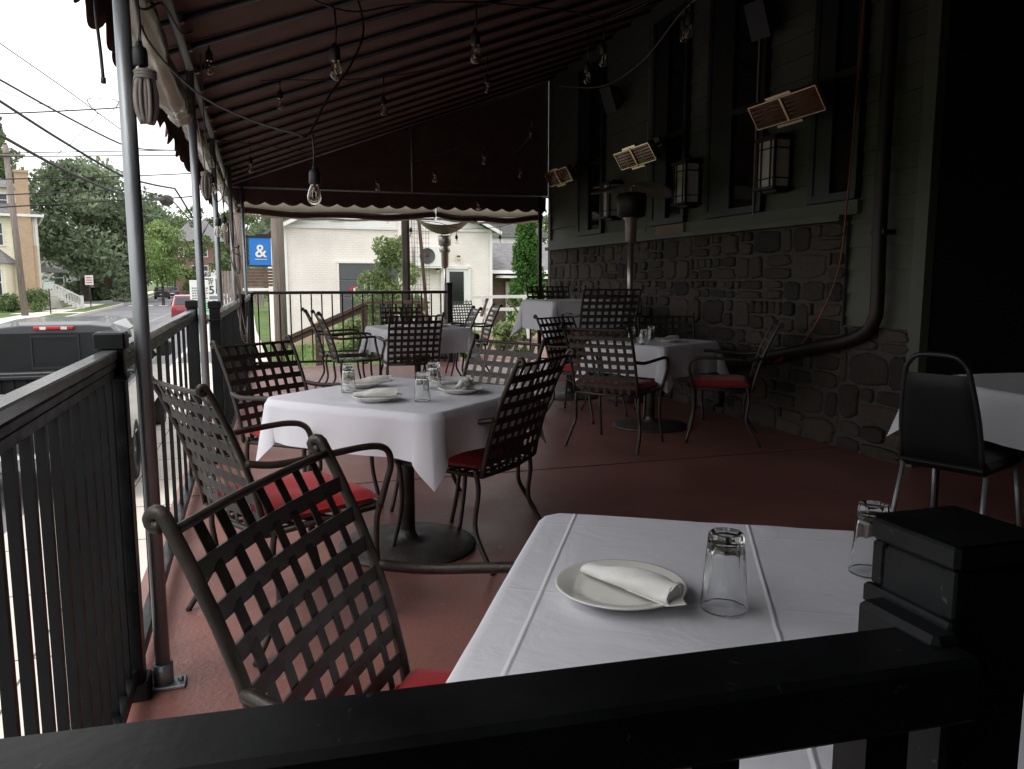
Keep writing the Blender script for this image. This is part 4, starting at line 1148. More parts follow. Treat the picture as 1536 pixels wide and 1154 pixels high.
# ------------------------------------------------------------------ ground and street
GZ = -1.25
m = MB(); m.box((0, 150, GZ - .25), (1400, 1500, .5)); struct(m.build('ground', M['grass']))
def sheet(name, poly, z, mt, th=.004):
    m = MB(); m.prism(poly, z - th, z, 'Z'); return struct(m.build(name, mt))
left = [(-9.6, -60), (-10.2, 20), (-11.5, 58), (-12.6, 88), (-13.9, 116), (-17, 165), (-24, 262)]
right = [(-14.5, 262), (-8.6, 165), (-5.4, 116), (-4.0, 88), (-2.95, 58), (-2.45, 20), (-2.45, -60)]
sheet('street', left + right, GZ + .06, M['asphalt'], .06)
# kerb and pavement on our side
pav = [(-2.45, -60), (-2.45, 20), (-2.95, 58), (-4.0, 88), (-5.4, 116), (-3.2, 116), (-1.6, 88), (-.4, 58), (-.2, 40), (.1, 30), (.4, 13.6), (-.55, 12.2), (-.52, -60)]
sheet('pavement', pav, GZ + .075, M['concrete'], .07)
m = MB()
for k in range(60):
    y = -10 + k * 1.2
    m.box((-1.5, y, GZ + .076), (1.85, .012, .003))
m.box((-1.5, 20, GZ + .0762), (.012, 60, .003))
struct(m.build('pavement_joints', mat('pavement_joint_dirt', (.12, .11, .10), .9)))
sheet('driveway', [(-2.4, 25.2), (-2.4, 29), (-.4, 29), (-.2, 25.2)], GZ + .082, M['asphalt'])
# far kerb, verge and pavement
def off(poly, d): return [(x - d, y) for x, y in poly]
m = MB()
for a, b in zip(left[:-1], left[1:]):
    m.beam((a[0] - .08, a[1], GZ + .13), (b[0] - .08, b[1], GZ + .13), .16, .26)
struct(m.build('kerb', M['concrete']))
sheet('verge', left + off(left, 1.7)[::-1], GZ + .22, M['grass'], .2)
sheet('far_pavement', off(left, 1.7) + off(left, 3.4)[::-1], GZ + .24, M['concrete'], .2)
sheet('front_lawn', off(left, 3.4) + off(left, 45)[::-1], GZ + .25, M['grass'], .2)
sheet('side_street', [(-80, 84.5), (-12.3, 84.5), (-12.9, 93), (-80, 93)], GZ + .262, M['asphalt'], .01)
sheet('driveway_path', [(-15.9, 60.5), (-15.9, 62.2), (-11.7, 63), (-11.7, 61)], GZ + .262, M['concrete'], .01)
m = MB()
wp = mat('road_marking_paint', (.75, .75, .73), .7, var=.12, scale=8)
for k in range(6):
    t = (k + .5) / 6; m.box((-12.2 + 8.0 * t, 83.6, GZ + .066), (.8, 1.6, .004))
for k in range(5):
    t = (k + .5) / 5; m.box((-13.2 + 8.4 * t, 106, GZ + .066), (1.0, 1.6, .004))
struct(m.build('crosswalk', wp))
m = MB()
m.beam((-6.2, 100, GZ + .066), (-6.3, 58, GZ + .066), .12, .004); m.beam((-6.3, 58, GZ + .066), (-6.0, 8, GZ + .066), .12, .004)
struct(m.build('centre_line', mat('faded_road_line', (.30, .30, .29), .8)))
# lawn and garden bed beyond the patio, raised above the street
def lotz(x, y): 
    t = max(0, min(1, (y - 12) / 15)); return -.30 - .22 * t + .03 * math.sin(x * 1.3) * math.sin(y * .7)
m = MB(); m.grid(lambda u, v: ((.42 + 24 * u), 12.05 + 50 * v, lotz(.4 + 24 * u, 12.05 + 50 * v) if u > 0 else GZ), 40, 60)
struct(m.build('side_lawn', M['grass']))
rn = random.Random(4)
m = MB()
for k in range(9000):
    x = .45 + 4.0 * rn.random() ** 1.1; y = 12.1 + 9 * rn.random() ** 1.5; z = lotz(x, y)
    h = rn.uniform(.03, .08); a = rn.uniform(0, 6.28); w = .006
    m.tone = rn.random()
    m.add([(x - w * math.cos(a), y - w * math.sin(a), z - .01), (x + w * math.cos(a), y + w * math.sin(a), z - .01), (x + rn.uniform(-.03, .03), y + rn.uniform(-.03, .03), z + h)], [(0, 1, 2)])
M['blade'] = tone_mat('grass_blades', (.05, .10, .015), (.20, .30, .06), .8, .25)
tag(m.build('lawn_blades', M['blade']), 'short green grass on the lawn beyond the railing', 'grass', kind='stuff')
def bedz(x, y): return -.12 + .10 * max(0, min(1, (y - 12.4) / 5)) + .02 * math.sin(x * 5) * math.sin(y * 4)
m = MB(); m.grid(lambda u, v: (3.05 + 6.2 * u + .3 * math.sin(7 * v), 12.25 + 6.3 * v, bedz(3.05 + 6.2 * u, 12.25 + 6.3 * v) - (.25 if (u in (0, 1) or v in (0, 1)) else 0)), 60, 60)
struct(m.build('garden_bed', M['mulch']))
m = MB()
for k in range(26):
    a = rn.uniform(0, 1); x = 3.0 + 1.9 * a + rn.uniform(-.1, .1); y = 12.22 + rn.uniform(-.08, .12); s = rn.uniform(.06, .13)
    m.tone = rn.random()
    m.lathe([(0.001, -s * .6), (s * .8, -s * .4), (s, 0), (s * .75, s * .4), (.001, s * .55)], 7, (x, y, -.08), mod=lambda i, an: 1 + .15 * math.sin(3 * an + x * 9))
M['rock'] = tone_mat('edging_rock', (.22, .15, .13), (.48, .44, .40), .9, bump=.6)
tag(m.build('edging_stones', M['rock']), 'row of pinkish and grey stones edging the garden bed', 'stones', kind='stuff')

# ------------------------------------------------------------------ foliage
def leafmat(n, d, l, tr=.3): return tone_mat(n, d, l, .6, tr, nscale=.8)
M['leafdark'] = leafmat('dark_maple_leaves', (.06, .088, .046), (.31, .38, .24))
M['leaflight'] = leafmat('bright_green_leaves', (.10, .16, .045), (.34, .45, .17))
M['leafmid'] = leafmat('mid_green_leaves', (.05, .08, .03), (.20, .27, .11))
M['leafarb'] = leafmat('arborvitae_leaves', (.02, .065, .012), (.10, .22, .04))
M['leafshrub'] = leafmat('shrub_leaves', (.10, .15, .05), (.36, .44, .20))
def leaves(m, c, rad, n, s, rn, base=.5, shell=.55, flat=1.0):
    cx, cy, cz = c; rx, ry, rz = rad
    for k in range(n):
        while True:
            x, y, z = rn.uniform(-1, 1), rn.uniform(-1, 1), rn.uniform(-1, 1)
            d = x * x + y * y + z * z
            if d <= 1 and (d > shell * shell or rn.random() < .3): break
        p = Vector((cx + x * rx, cy + y * ry, cz + z * rz))
        m.tone = max(0, min(1, base + rn.uniform(-.22, .22)))
        n1 = Vector((rn.uniform(-1, 1), rn.uniform(-1, 1), rn.uniform(-.2, 1) * flat)).normalized()
        a, b = basis(n1); an = rn.uniform(0, 6.28); u = a * math.cos(an) + b * math.sin(an); w = n1.cross(u)
        L = s * rn.choice((.55, .75, .95, 1.2, 1.6)) * rn.uniform(.85, 1.15)
        m.add([tuple(p - u * L * .5), tuple(p + w * L * .28 - n1 * L * .06), tuple(p + u * L * .55), tuple(p - w * L * .28 - n1 * L * .06)], [(0, 1, 2, 3)], smooth=False)
def tree(name, x, y, z, h, w, mt, label, seed, n=9000, s=.3, cat='tree', group=None, trunk=.28, low=.25, cone=False, blobs=46, lean=0):
    rn = random.Random(seed)
    r = empty(name, (x, y, z), 0, label, cat, group)
    t = MB(); th = h * (low + .25)
    tw_ = h * .022 * (trunk / .28)
    t.tube(bez([(0, 0, -.3), (lean * .2, 0, th * .4), (lean * .6, .1, th), (lean, 0, h * .8)], 5), [tw_ * (1.25 - 1.05 * i / 15) for i in range(16)], 9)
    limbs = []
    for k in range(9 if not cone else 0):
        a = rn.uniform(0, 6.28); z1 = h * rn.uniform(low * .9, .6); L = w * rn.uniform(.3, .45)
        e = (math.cos(a) * L, math.sin(a) * L, z1 + h * rn.uniform(.10, .28))
        t.tube(bez([(0, 0, z1), (e[0] * .45, e[1] * .45, z1 + (e[2] - z1) * .35), e], 4), [tw_ * .5, tw_ * .45, tw_ * .42, tw_ * .38, tw_ * .3, tw_ * .25, tw_ * .2, tw_ * .12, tw_ * .08], 6)
    t.build('trunk', M['bark'], r)
    m = MB()
    for k in range(blobs):
        if cone:
            q = rn.random(); zz_ = h * (.04 + .94 * q); R_ = w / 2 * (1 - q) ** (.8 if h > 12 or h < 3.3 and w > 2 else .4) * rn.uniform(.5, .9); a = rn.uniform(0, 6.28)
            c = (math.cos(a) * R_, math.sin(a) * R_, zz_); br = w * (.12 + .16 * (1 - q)); rad = (br, br, h * .06)
        else:
            q = rn.random(); zz_ = h * (low + (1 - low) * q * .93); prof = math.sin(PI * min(1, (q * .86 + .14))) ** .55
            R_ = w / 2 * prof * rn.uniform(.25, .92); a = rn.uniform(0, 6.28)
            c = (math.cos(a) * R_ + lean * q, math.sin(a) * R_, zz_); br = w * rn.uniform(.10, .19); rad = (br, br, br * rn.uniform(.55, .8))
        base = .30 + .35 * rn.random() 
        leaves(m, c, rad, n // blobs, s, rn, base)
    m.build('crown', mt, r)
    return r
GT = 'trees along the far side of the street'
tree('maple_tree', -18.0, 97, -1.0, 15.2, 15.5, M['leafdark'], 'huge dark maple tree in front of the white house across the street', 1, 20000, .45, group=GT, low=.22, blobs=80, trunk=.4)
tree('maple_tree', -13.8, 103, -1.0, 12.5, 10, M['leafdark'], 'dark rounded tree just behind the nearest awning pole, right of the huge maple', 21, 9000, .42, group=GT, low=.2, blobs=40)
tree('young_tree', -8.9, 84, -1.0, 7.8, 5.9, M['leaflight'], 'bright green young street tree by the crosswalk', 2, 11000, .20, group=GT, low=.26, trunk=.2, blobs=60)
tree('young_tree', -13.6, 122, -1.0, 8.5, 6.5, M['leaflight'], 'second bright green street tree, farther along the far pavement', 31, 4500, .32, group=GT, low=.28, trunk=.2, blobs=34)
tree('tall_tree', -24.5, 84, -1.0, 16.5, 11, M['leafmid'], 'tall mid green tree rising behind the cream house', 3, 9000, .34, group=GT, low=.3, blobs=60)
tree('conifer', -23.0, 88, -1.0, 17.2, 5, M['leafdark'], 'dark pointed conifer behind the tall green tree at the left edge', 4, 5000, .4, group=GT, cone=True, blobs=60)
tree('conifer', -13.3, 90, -1.0, 3.5, 2.1, M['leafdark'], 'small dark cone-shaped evergreen on the corner lawn', 5, 4000, .16, group=GT, cone=True, blobs=50)
for i, (x, y, h, w, l) in enumerate(((-16, 175, 17, 15, 'distant hazy tree above the dark roofed brick house'), (-9, 190, 16, 15, 'distant tree at the end of the street, left of the silver poles'), (-2, 170, 16, 15, 'distant tree seen between the second and third pole'), (3.5, 120, 13, 12, 'mid green tree seen between the third and fourth pole'), (-27, 180, 19, 18, 'broad distant tree behind the bright young street trees'))):
    tree('distant_tree', x, y, -1.0, h, w, M['leafmid'], l, 50 + i, 6000, .55, group='distant trees at the end of the street', blobs=44, low=.12)
tree('dark_tree', 1.4, 66, -1.0, 9.4, 7, M['leafdark'], 'dark green tree behind the blue ampersand sign', 60, 8000, .26, low=.12, blobs=50)
tree('dark_tree', -5.6, 84, -1.0, 10.0, 3.6, M['leafmid'], 'thin tree at the roadside behind the second pole, its twigs open to the sky', 64, 1600, .26, low=.1, blobs=30)
tree('dark_tree', -1.9, 75, -1.0, 9.0, 4.5, M['leafmid'], 'narrow leafy tree seen behind the fourth pole', 61, 5000, .26, low=.15, blobs=40)
tree('garden_tree', 14.6, 46, -.6, 6.6, 8, M['leafmid'], 'reddish green tree behind the low grey roofed shed', 62, 7000, .22, low=.2, blobs=50)
tree('arborvitae', 7.05, 20.9, -.15, 3.25, 1.05, M['leafarb'], 'tall narrow bright green arborvitae by the wall corner', 63, 16000, .075, cat='evergreen', cone=True, blobs=160)
def plant(name, x, y, z, h, w, mt, label, seed, n, s, group=None, cat='plant'):
    rn = random.Random(seed); r = empty(name, (x, y, z), 0, label, cat, group)
    m = MB()
    for k in range(9):
        a = rn.uniform(0, 6.28); e = (math.cos(a) * w * .35, math.sin(a) * w * .35, h * rn.uniform(.6, .9))
        m.tube([(0, 0, -.05), (e[0] * .3, e[1] * .3, e[2] * .5), e], [.012, .009, .004] if h > 1 else [.005, .004, .003], 5)
    m.build('stem', M['bark'], r)
    m = MB()
    for k in range(26):
        a = rn.uniform(0, 6.28); q = rn.random(); R_ = w / 2 * rn.uniform(.1, .85) * (math.sin(PI * (q * .8 + .15)) ** .5)
        br = w * rn.uniform(.10, .2)
        leaves(m, (math.cos(a) * R_, math.sin(a) * R_, h * (.12 + .85 * q)), (br, br, min(br, h * .25)), n // 26, s, rn, .25 + .5 * rn.random(), .2)
    m.build('foliage', mt, r); return r
plant('tall_shrub', 3.0, 18.8, -.4, 2.55, 1.75, M['leafshrub'], 'airy pale green tall shrub before the grey garage door', 70, 7000, .085, cat='shrub')
plant('low_shrub', 1.95, 17.9, -.4, .85, .9, M['leafshrub'], 'low pale green shrub under the garage door sign', 71, 2000, .07, cat='shrub')
plant('low_shrub', 3.75, 19.6, -.4, 1.3, .5, M['leafshrub'], 'slim green shrub right of the dark timber post', 72, 1600, .07, cat='shrub')
GP = 'leafy plants in the garden bed'
plant('hosta', 3.45, 13.45, -.05, .42, .62, M['leafshrub'], 'leafy green plant behind the armchairs at the left of the garden bed', 73, 1300, .09, GP)
plant('hosta', 4.42, 14.4, -.02, .42, .72, M['leafshrub'], 'broad leafy plant in the middle of the garden bed', 74, 1500, .09, GP)
plant('hosta', 5.45, 16.4, .0, .45, .8, M['leafshrub'], 'leafy plant at the back right of the garden bed by the white rail', 75, 1500, .09, GP)
plant('hosta', 4.3, 13.0, -.06, .16, .40, M['leafshrub'], 'small low green plant at the front of the garden bed', 76, 500, .05, GP)
plant('hosta', 6.25, 18.6, .0, .95, .7, M['leaflight'], 'bright yellow green bush beside the arborvitae', 77, 1800, .08, GP)
plant('hosta', 2.45, 16.2, -.38, .55, .7, M['leafmid'], 'dark green bush behind the brown sloping handrail', 78, 1600, .08, GP)
plant('porch_bush', -15.2, 64.8, -1.0, 1.5, 2.6, M['leafmid'], 'rounded green bush at the corner of the cream house', 79, 2600, .14, cat='shrub')
plant('porch_bush', -17.0, 64.5, -1.0, 1.2, 2.0, M['leafmid'], 'low dark bush below the bay window of the cream house', 80, 2000, .14, cat='shrub')
for i, (x, y, w) in enumerate(((-19.4, 99, 3.0), (-17.0, 99.5, 3.2), (-15.2, 100, 2.2))):
    plant('hedge_shrub', x, y, -1.0, 1.9, w, M['leafdark'], ['dark hedge shrub left of the maple trunk across the street', 'dark hedge shrub right of the maple trunk across the street', 'dark hedge shrub beside the small cone-shaped evergreen'][i], 81 + i, 1800, .2, 'hedge shrubs before the white house', 'shrub')
plant('tree_line_shrub', -7.6, 128, -1.0, 3.2, 8, M['leafmid'], 'broad low bush before the distant brick house', 90, 2500, .35, cat='shrub')
plant('tree_line_shrub', -.5, 100, -1.0, 3.5, 6, M['leaflight'], 'pale bush at the roadside behind the third pole', 91, 2500, .3, cat='shrub')

# ------------------------------------------------------------------ houses
def window(parent, c, w, h, axis='Y', d=.06, sash=True, mat_=None):
    """axis = direction the window faces along ('Y' faces -Y, 'X' faces +X)"""
    x, y, z = c; m = MB(); g = MB()
    def bx(mm, u, v, a, b, dep, o):
        if axis == 'Y': mm.box((x + u, y - o, z + v), (a, dep, b))
        else: mm.box((x + o, y + u, z + v), (dep, a, b))
    for s in (-1, 1): bx(m, s * w / 2, 0, .09, h + .18, d, d / 2)
    bx(m, 0, h / 2 + .03, w, .10, d, d / 2); bx(m, 0, -h / 2 - .03, w + .2, .10, d + .04, d / 2 + .02)
    if sash: bx(m, 0, 0, w, .06, d * .8, d * .4)
    f = m.build('window', mat_ or M['white'], parent)
    bx(g, 0, 0, w - .02, h - .02, .02, .012); g.build('pane', M['win'], f)
# cream house
HT_ = R(14.5); _c, _s = math.cos(HT_), math.sin(HT_)
HC = (-15.8 - (_c * -15.1 - _s * 68.5), 68.3 - (_s * -15.1 + _c * 68.5))
hs = empty('cream_house', (HC[0], HC[1], 0), HT_, 'cream sided two storey house with tan brick chimney across the street', 'house')
hx, hy = -15.1, 68.5
m = MB(); m.box((-20.1, hy + 5, 2.45), (10, 10, 7.1)); m.build('wall', M['cream'], hs)
m = MB(); m.box((-20.1, hy + 5, -1.05), (10.1, 10.1, .55)); m.build('foundation', M['bark'], hs)
m = MB(); e = .55
m.add([(-25.1 - e, hy - e, 5.95), (-15.1 + e, hy - e, 5.95), (-15.1 + e, hy + 10 + e, 5.95), (-25.1 - e, hy + 10 + e, 5.95), (-21.6, hy + 4.2, 9.0), (-18.6, hy + 4.2, 9.0)], [(0, 1, 5, 4), (1, 2, 5), (2, 3, 4, 5), (3, 0, 4), (3, 2, 1, 0)]); rf = m.build('roof', M['shingle'], hs)
m = MB(); 
for (a, b) in (((-25.7, hy - e, 5.98), (-14.5, hy - e, 5.98)), ((-14.55, hy - e, 5.98), (-14.55, hy + 10.6, 5.98))): m.beam(a, b, .14, .18)
m.build('gutter', M['white'], rf)
m = MB(); m.prism([(-19.5, 6.0), (-16.0, 6.0), (-16.0, 8.1), (-19.5, 8.1)], hy + 1, hy + 5, 'Y'); dm = m.build('dormer', M['cream'], hs)
m = MB(); m.add([(-19.9, hy + .6, 8.05), (-15.6, hy + .6, 8.05), (-15.6, hy + 5.4, 8.05), (-19.9, hy + 5.4, 8.05), (-17.8, hy + 3, 9.3)], [(0, 1, 4), (1, 2, 4), (2, 3, 4), (3, 0, 4), (3, 2, 1, 0)]); m.build('dormer_roof', M['shingle'], dm)
m = MB(); m.box((-15.75, hy - .25, 4.0), (.85, .6, 10.2)); m.box((-15.75, hy - .25, 9.15), (1.0, .75, .18)); m.build('chimney', M['tanbrick'], hs)
m = MB(); m.box((-15.75, hy - .24, 1.4), (1.35, .5, 4.8)); m.build('chimney_base', M['tanbrick'], hs)
m = MB(); m.box((-15.02, hy - .02, 2.4), (.2, .2, 7.0)); m.box((-15.1, hy - .02, 2.4), (.3, .1, 7.0)); m.build('corner_board', M['white'], hs)
bay = MB(); bay.prism([(-19.0, hy), (-18.5, hy - .7), (-17.2, hy - .7), (-16.6, hy)], -.6, 2.5, 'Z'); bw = bay.build('bay', M['cream'], hs)
m = MB(); m.add([(-19.3, hy, 2.5), (-18.7, hy - 1.0, 2.5), (-17.0, hy - 1.0, 2.5), (-16.3, hy, 2.5), (-18.2, hy, 3.5), (-17.4, hy, 3.5)], [(0, 1, 4), (1, 2, 5, 4), (2, 3, 5), (3, 2, 1, 0)]); m.build('bay_roof', M['shingle'], bw)
for (x, z, w, h, yy) in ((-17.85, 1.1, .8, 1.9, hy - .7), (-20.6, 1.2, 1.0, 1.8, hy), (-17.6, 4.6, .9, 1.6, hy), (-20.6, 4.6, .9, 1.6, hy), (-17.0, 7.15, .6, .9, hy + 1)): window(hs, (x, yy, z), w, h)
window(hs, (-15.1, hy + 4, 4.4), .9, 1.5, 'X'); window(hs, (-15.1, hy + 7.5, 1.2), .9, 1.5, 'X')
# side porch with white railing stairs
m = MB(); m.prism([(-15.1, 1.9), (-12.9, 1.85), (-12.9, 2.05), (-15.1, 2.5)], hy + 4, hy + 9, 'Y'); m.build('porch_roof', M['shingle'], hs)
m = MB(); m.box((-14.3, hy + 6, -.55), (1.6, 4.5, .9)); 
for k in range(5): m.box((-13.7 + .30 * k * .9 + .2, hy + 3.4 - .0 * k, -.28 - .17 * k), (.34, 1.4, .17 + .0))
m.build('porch_step', M['white'], hs)
m = MB()
for s in (0, 1.5):
    m.beam((-14.9, hy + 2.6 + s, .95), (-13.9, hy + 2.6 + s, .90), .08, .08); m.beam((-13.9, hy + 2.6 + s, .90), (-12.1, hy + 2.6 + s, -.15), .08, .08); m.beam((-13.9, hy + 2.6 + s, .15), (-12.1, hy + 2.6 + s, -.90), .06, .06)
    for k in range(14):
        x = -14.9 + .2 * k; t = max(0, (x + 13.9) / 1.8); m.box((x, hy + 2.6 + s, .45 - 1.0 * t), (.05, .05, .9))
    m.box((-12.1, hy + 2.6 + s, -.55), (.12, .12, 1.1))
m.build('stair_railing', M['white'], hs)
# white house behind the maple
wh = empty('white_house', (0, 0, 0), 0, 'white house with a wide porch half hidden behind the maple', 'house')
m = MB(); m.box((-19, 108, 1.4), (10, 8, 5.2)); m.build('wall', M['whitesiding'], wh)
m = MB(); m.prism([(-24.6, 4.0), (-13.4, 4.0), (-19, 7.6)], 103.4, 112.5, 'Y'); m.build('roof', M['redbrick'], wh)
m = MB(); m.box((-19, 103.2, -.2), (10, .12, .9)); m.build('porch_wall', M['white'], wh)
for x in (-23.8, -20.6, -17.4, -14.2):
    m = MB(); m.box((x, 103.2, 1.2), (.35, .35, 3.2)); m.build('porch_column', M['white'], wh)
for x in (-22, -18.2, -15.6): window(wh, (x, 104, 1.5), 1.0, 1.6)
m = MB(); m.box((-17, 103.95, 1.0), (1.0, .1, 2.2)); m.build('door', M['redbrick'], wh)
# brick house with dark roof
bh = empty('brick_house', (0, 0, 0), 0, 'red brick house with dark hipped roof at the end of the street', 'house')
m = MB(); m.box((-8.6, 134, 3.2), (6.6, 8, 8.2)); m.build('wall', M['redbrick'], bh)
m = MB(); m.add([(-12.6, 129.3, 7.0), (-4.6, 129.3, 7.0), (-4.6, 138.7, 7.0), (-12.6, 138.7, 7.0), (-9.8, 134, 10.4), (-7.4, 134, 10.4)], [(0, 1, 5, 4), (1, 2, 5), (2, 3, 4, 5), (3, 0, 4), (3, 2, 1, 0)]); m.build('roof', M['shingle'], bh)
for x in (-10.9, -9.2, -7.6): window(bh, (x, 130, 5.4), .7, 1.3); window(bh, (x, 130, 2.6), .7, 1.5)
m = MB(); m.box((-6.8, 128.5, 1.6), (2.4, 2.4, 2.0)); m.build('porch', M['white'], bh)
# small distant brick building
db = empty('brick_garage', (0, 0, 0), 0, 'small distant red brick building seen between the second and third pole', 'building')
m = MB(); m.box((-4.6, 118, 1.8), (3.4, 5, 3.4)); m.build('wall', M['redbrick'], db)
m = MB(); m.prism([(-6.5, 3.5), (-2.7, 3.5), (-4.6, 4.6)], 115.3, 120.7, 'Y'); m.build('roof', M['shingle'], db)
m = MB(); m.box((-5.4, 115.45, 2.0), (1.5, .12, 1.2)); m.build('window', M['white'], db)

# painted brick building beyond the lawn
A0 = Vector((.82, 27.0)); B0 = Vector((7.90, 27.45)); dd = (B0 - A0).normalized(); ang = math.atan2(dd.y, dd.x); LW = (B0 - A0).length
wb = empty('white_brick_building', (A0.x, A0.y, 0), ang, 'pale painted brick building with gable, garage door and side door beyond the lawn', 'building')
# local frame: x along the gable wall, -y towards the viewer
zb, ze = -1.2, 2.98
m = MB(); m.box((LW / 2, 3.5, (zb + ze) / 2), (LW, 7, ze - zb)); m.build('wall', M['wbrick'], wb)
m = MB(); m.prism([(-.0, ze), (LW, ze), (LW / 2, ze + 1.75)], .01, 7, 'Y'); m.build('gable', M['whitesiding'], wb)
m = MB()
for a, b in (((-.28, ze - .05), (LW / 2, ze + 1.85)), ((LW + .28, ze - .05), (LW / 2, ze + 1.85))):
    m.beam((a[0], 3.4, a[1] + .04), (b[0], 3.4, b[1] + .04), 7.5, .07, up=(0, 0, 1))
rf = m.build('roof', M['shingle'], wb)
m = MB()
for a, b in (((-.28, ze - .14), (LW / 2, ze + 1.76)), ((LW + .28, ze - .14), (LW / 2, ze + 1.76))): m.beam((a[0], -.36, a[1] + .05), (b[0], -.36, b[1] + .05), .04, .11)
m.build('bargeboard', M['white'], rf)
m = MB(); m.box((LW / 2, -.03, ze + .01), (LW + .1, .07, .10)); m.build('frieze_board', M['white'], wb)
m = MB(); m.box((.0, -.02, .9), (.16, .1, 4.2)); m.box((LW - .02, -.05, .9), (.09, .09, 4.2)); m.build('downspout', M['white'], wb)
m = MB(); m.box((1.72, -.03, ze + .42), (.44, .05, .42)); v_ = m.build('gable_vent', M['white'], wb)
m = MB()
for k in range(6): m.box((1.72, -.06, ze + .26 + .065 * k), (.38, .02, .022), (R(30), 0, 0))
m.build('slat', M['pedestal'], v_)
# upper chimney-like bump behind
m = MB(); m.box((3.95, -.12, 1.6), (.45, .25, 5.4)); m.build('pilaster', M['wbrick'], wb)
# garage door
grey = mat('grey_garage_paint', (.085, .085, .095), .5, var=.06)
m = MB()
for k in range(5): m.box((2.75, -.03, -.95 + .555 * k + .27), (2.05, .05, .535), bev=.01)
gd = m.build('garage_door', grey, wb)
m = MB(); m.box((2.75, -.04, 1.85), (2.2, .08, .06)); m.box((1.70, -.04, .4), (.05, .08, 2.9)); m.box((3.80, -.04, .4), (.05, .08, 2.9)); m.build('door_frame', M['wbrick'], gd)
def text(name, s, size, loc, mt, parent, rot=(R(90), 0, 0), ext=.004, align='LEFT'):
    c = bpy.data.curves.new(name, 'FONT'); c.body = s; c.size = size; c.extrude = ext; c.align_x = align; c.offset = size * .012
    o = bpy.data.objects.new(name, c); COL.objects.link(o)
    dg = bpy.context.evaluated_depsgraph_get(); me = bpy.data.meshes.new_from_object(o.evaluated_get(dg))
    bpy.data.objects.remove(o); me.materials.clear(); me.materials.append(mt)
    o = bpy.data.objects.new(name, me); COL.objects.link(o); o.parent = parent; o.location = loc; o.rotation_euler = rot
    return o
red = mat('sign_red', (.55, .03, .05), .5)
text('lettering', 'THRI', .17, (2.42, -.075, .92), M['white'], gd)
m = MB()
for k, (w_, z_) in enumerate(((.42, .83), (.34, .80), (.50, .68), (.30, .645))): m.box((2.43 + w_ / 2, -.066, z_), (w_, .006, .018))
m.build('small_print', M['white'], gd)
m = MB(); m.add([(2.02, -.07, .98), (2.20, -.07, 1.05), (2.12, -.07, .90)], [(0, 2, 1)]); m.add([(2.10, -.07, 1.05), (2.30, -.07, 1.05), (2.24, -.07, .99)], [(0, 2, 1)]); m.build('emblem', red, gd, solid=.006)
m = MB(); m.add([(2.18, -.072, .98), (2.34, -.072, 1.04), (2.28, -.072, .96), (2.24, -.072, .82), (2.19, -.072, .83)], [(0, 4, 3, 2, 1)]); m.build('emblem', M['white'], gd, solid=.006)
# side door
m = MB(); m.box((5.76, -.03, .60), (.92, .05, 2.1)); dr = m.build('door', M['white'], wb)
m = MB(); m.box((5.80, -.062, .98), (.52, .012, 1.15)); m.build('pane', M['pane'], dr)
m = MB(); m.box((5.76, -.05, 1.70), (1.10, .09, .10)); m.box((5.26, -.05, .6), (.08, .09, 2.2)); m.box((6.26, -.05, .6), (.08, .09, 2.2)); m.build('door_frame', M['white'], dr)
m = MB(); m.cyl((6.14, -.07, .55), (6.14, -.11, .55), .03, 10); m.build('handle', M['steel'], dr)
def on_wall(name, lx, ly, z, label, cat, group=None):
    c, s = math.cos(ang), math.sin(ang)
    return empty(name, (A0.x + lx * c - ly * s, A0.y + lx * s + ly * c, z), ang, label, cat, group)
ac = on_wall('air_conditioner', 4.76, -.30, 2.07, 'white air conditioning unit mounted on the pale brick building', 'air conditioner')
m = MB(); m.box((0, 0, 0), (.92, .34, .70), bev=.02); m.build('casing', M['white'], ac)
m = MB()
for k in range(7): m.tube([(-.12 + (.04 + .036 * k) * math.cos(a), -.185, (.04 + .036 * k) * math.sin(a)) for a in [2 * PI * i / 28 for i in range(28)]], .006, 5, closed=True)
for k in range(8):
    a = PI * k / 8; m.beam((-.12 - .26 * math.cos(a), -.183, -.26 * math.sin(a)), (-.12 + .26 * math.cos(a), -.183, .26 * math.sin(a)), .006, .006)
m.build('fan_grille', M['pedestal'], ac)
m = MB(); m.lathe([(.27, .01), (.27, 0), (.001, 0)], 28); fo = m.build('fan_opening', mat('grey_fan', (.22, .21, .21), .7), ac); fo.location = (-.12, -.178, 0); fo.rotation_euler = (R(90), 0, 0)
m = MB(); m.box((0, .0, -.38), (.8, .4, .04)); m.tube(bez([(.46, .1, .2), (.56, .12, .1), (.56, .15, -.3), (.5, .2, -.5)], 5), .03, 7); m.build('bracket', M['white'], ac)
for lx, z, lb in ((5.10, 1.55, 'small jar-shaped wall lamp beside the door of the pale brick building'), (5.86, 2.0, 'small floodlight above the door of the pale brick building')):
    o = on_wall('wall_lamp', lx, -.12, z, lb, 'lamp')
    m = MB(); m.lathe([(.02, .12), (.06, .10), (.07, .06)], 12); m.cyl((0, .12, .09), (0, 0, .09), .02, 8); m.build('fixture', M['bronze'], o)
    m = MB(); m.lathe([(.05, .06), (.065, .0), (.05, -.06), (.001, -.07)], 12); m.build('lamp_glass', mat('warm_lamp_glass', (.7, .55, .35), .3), o)

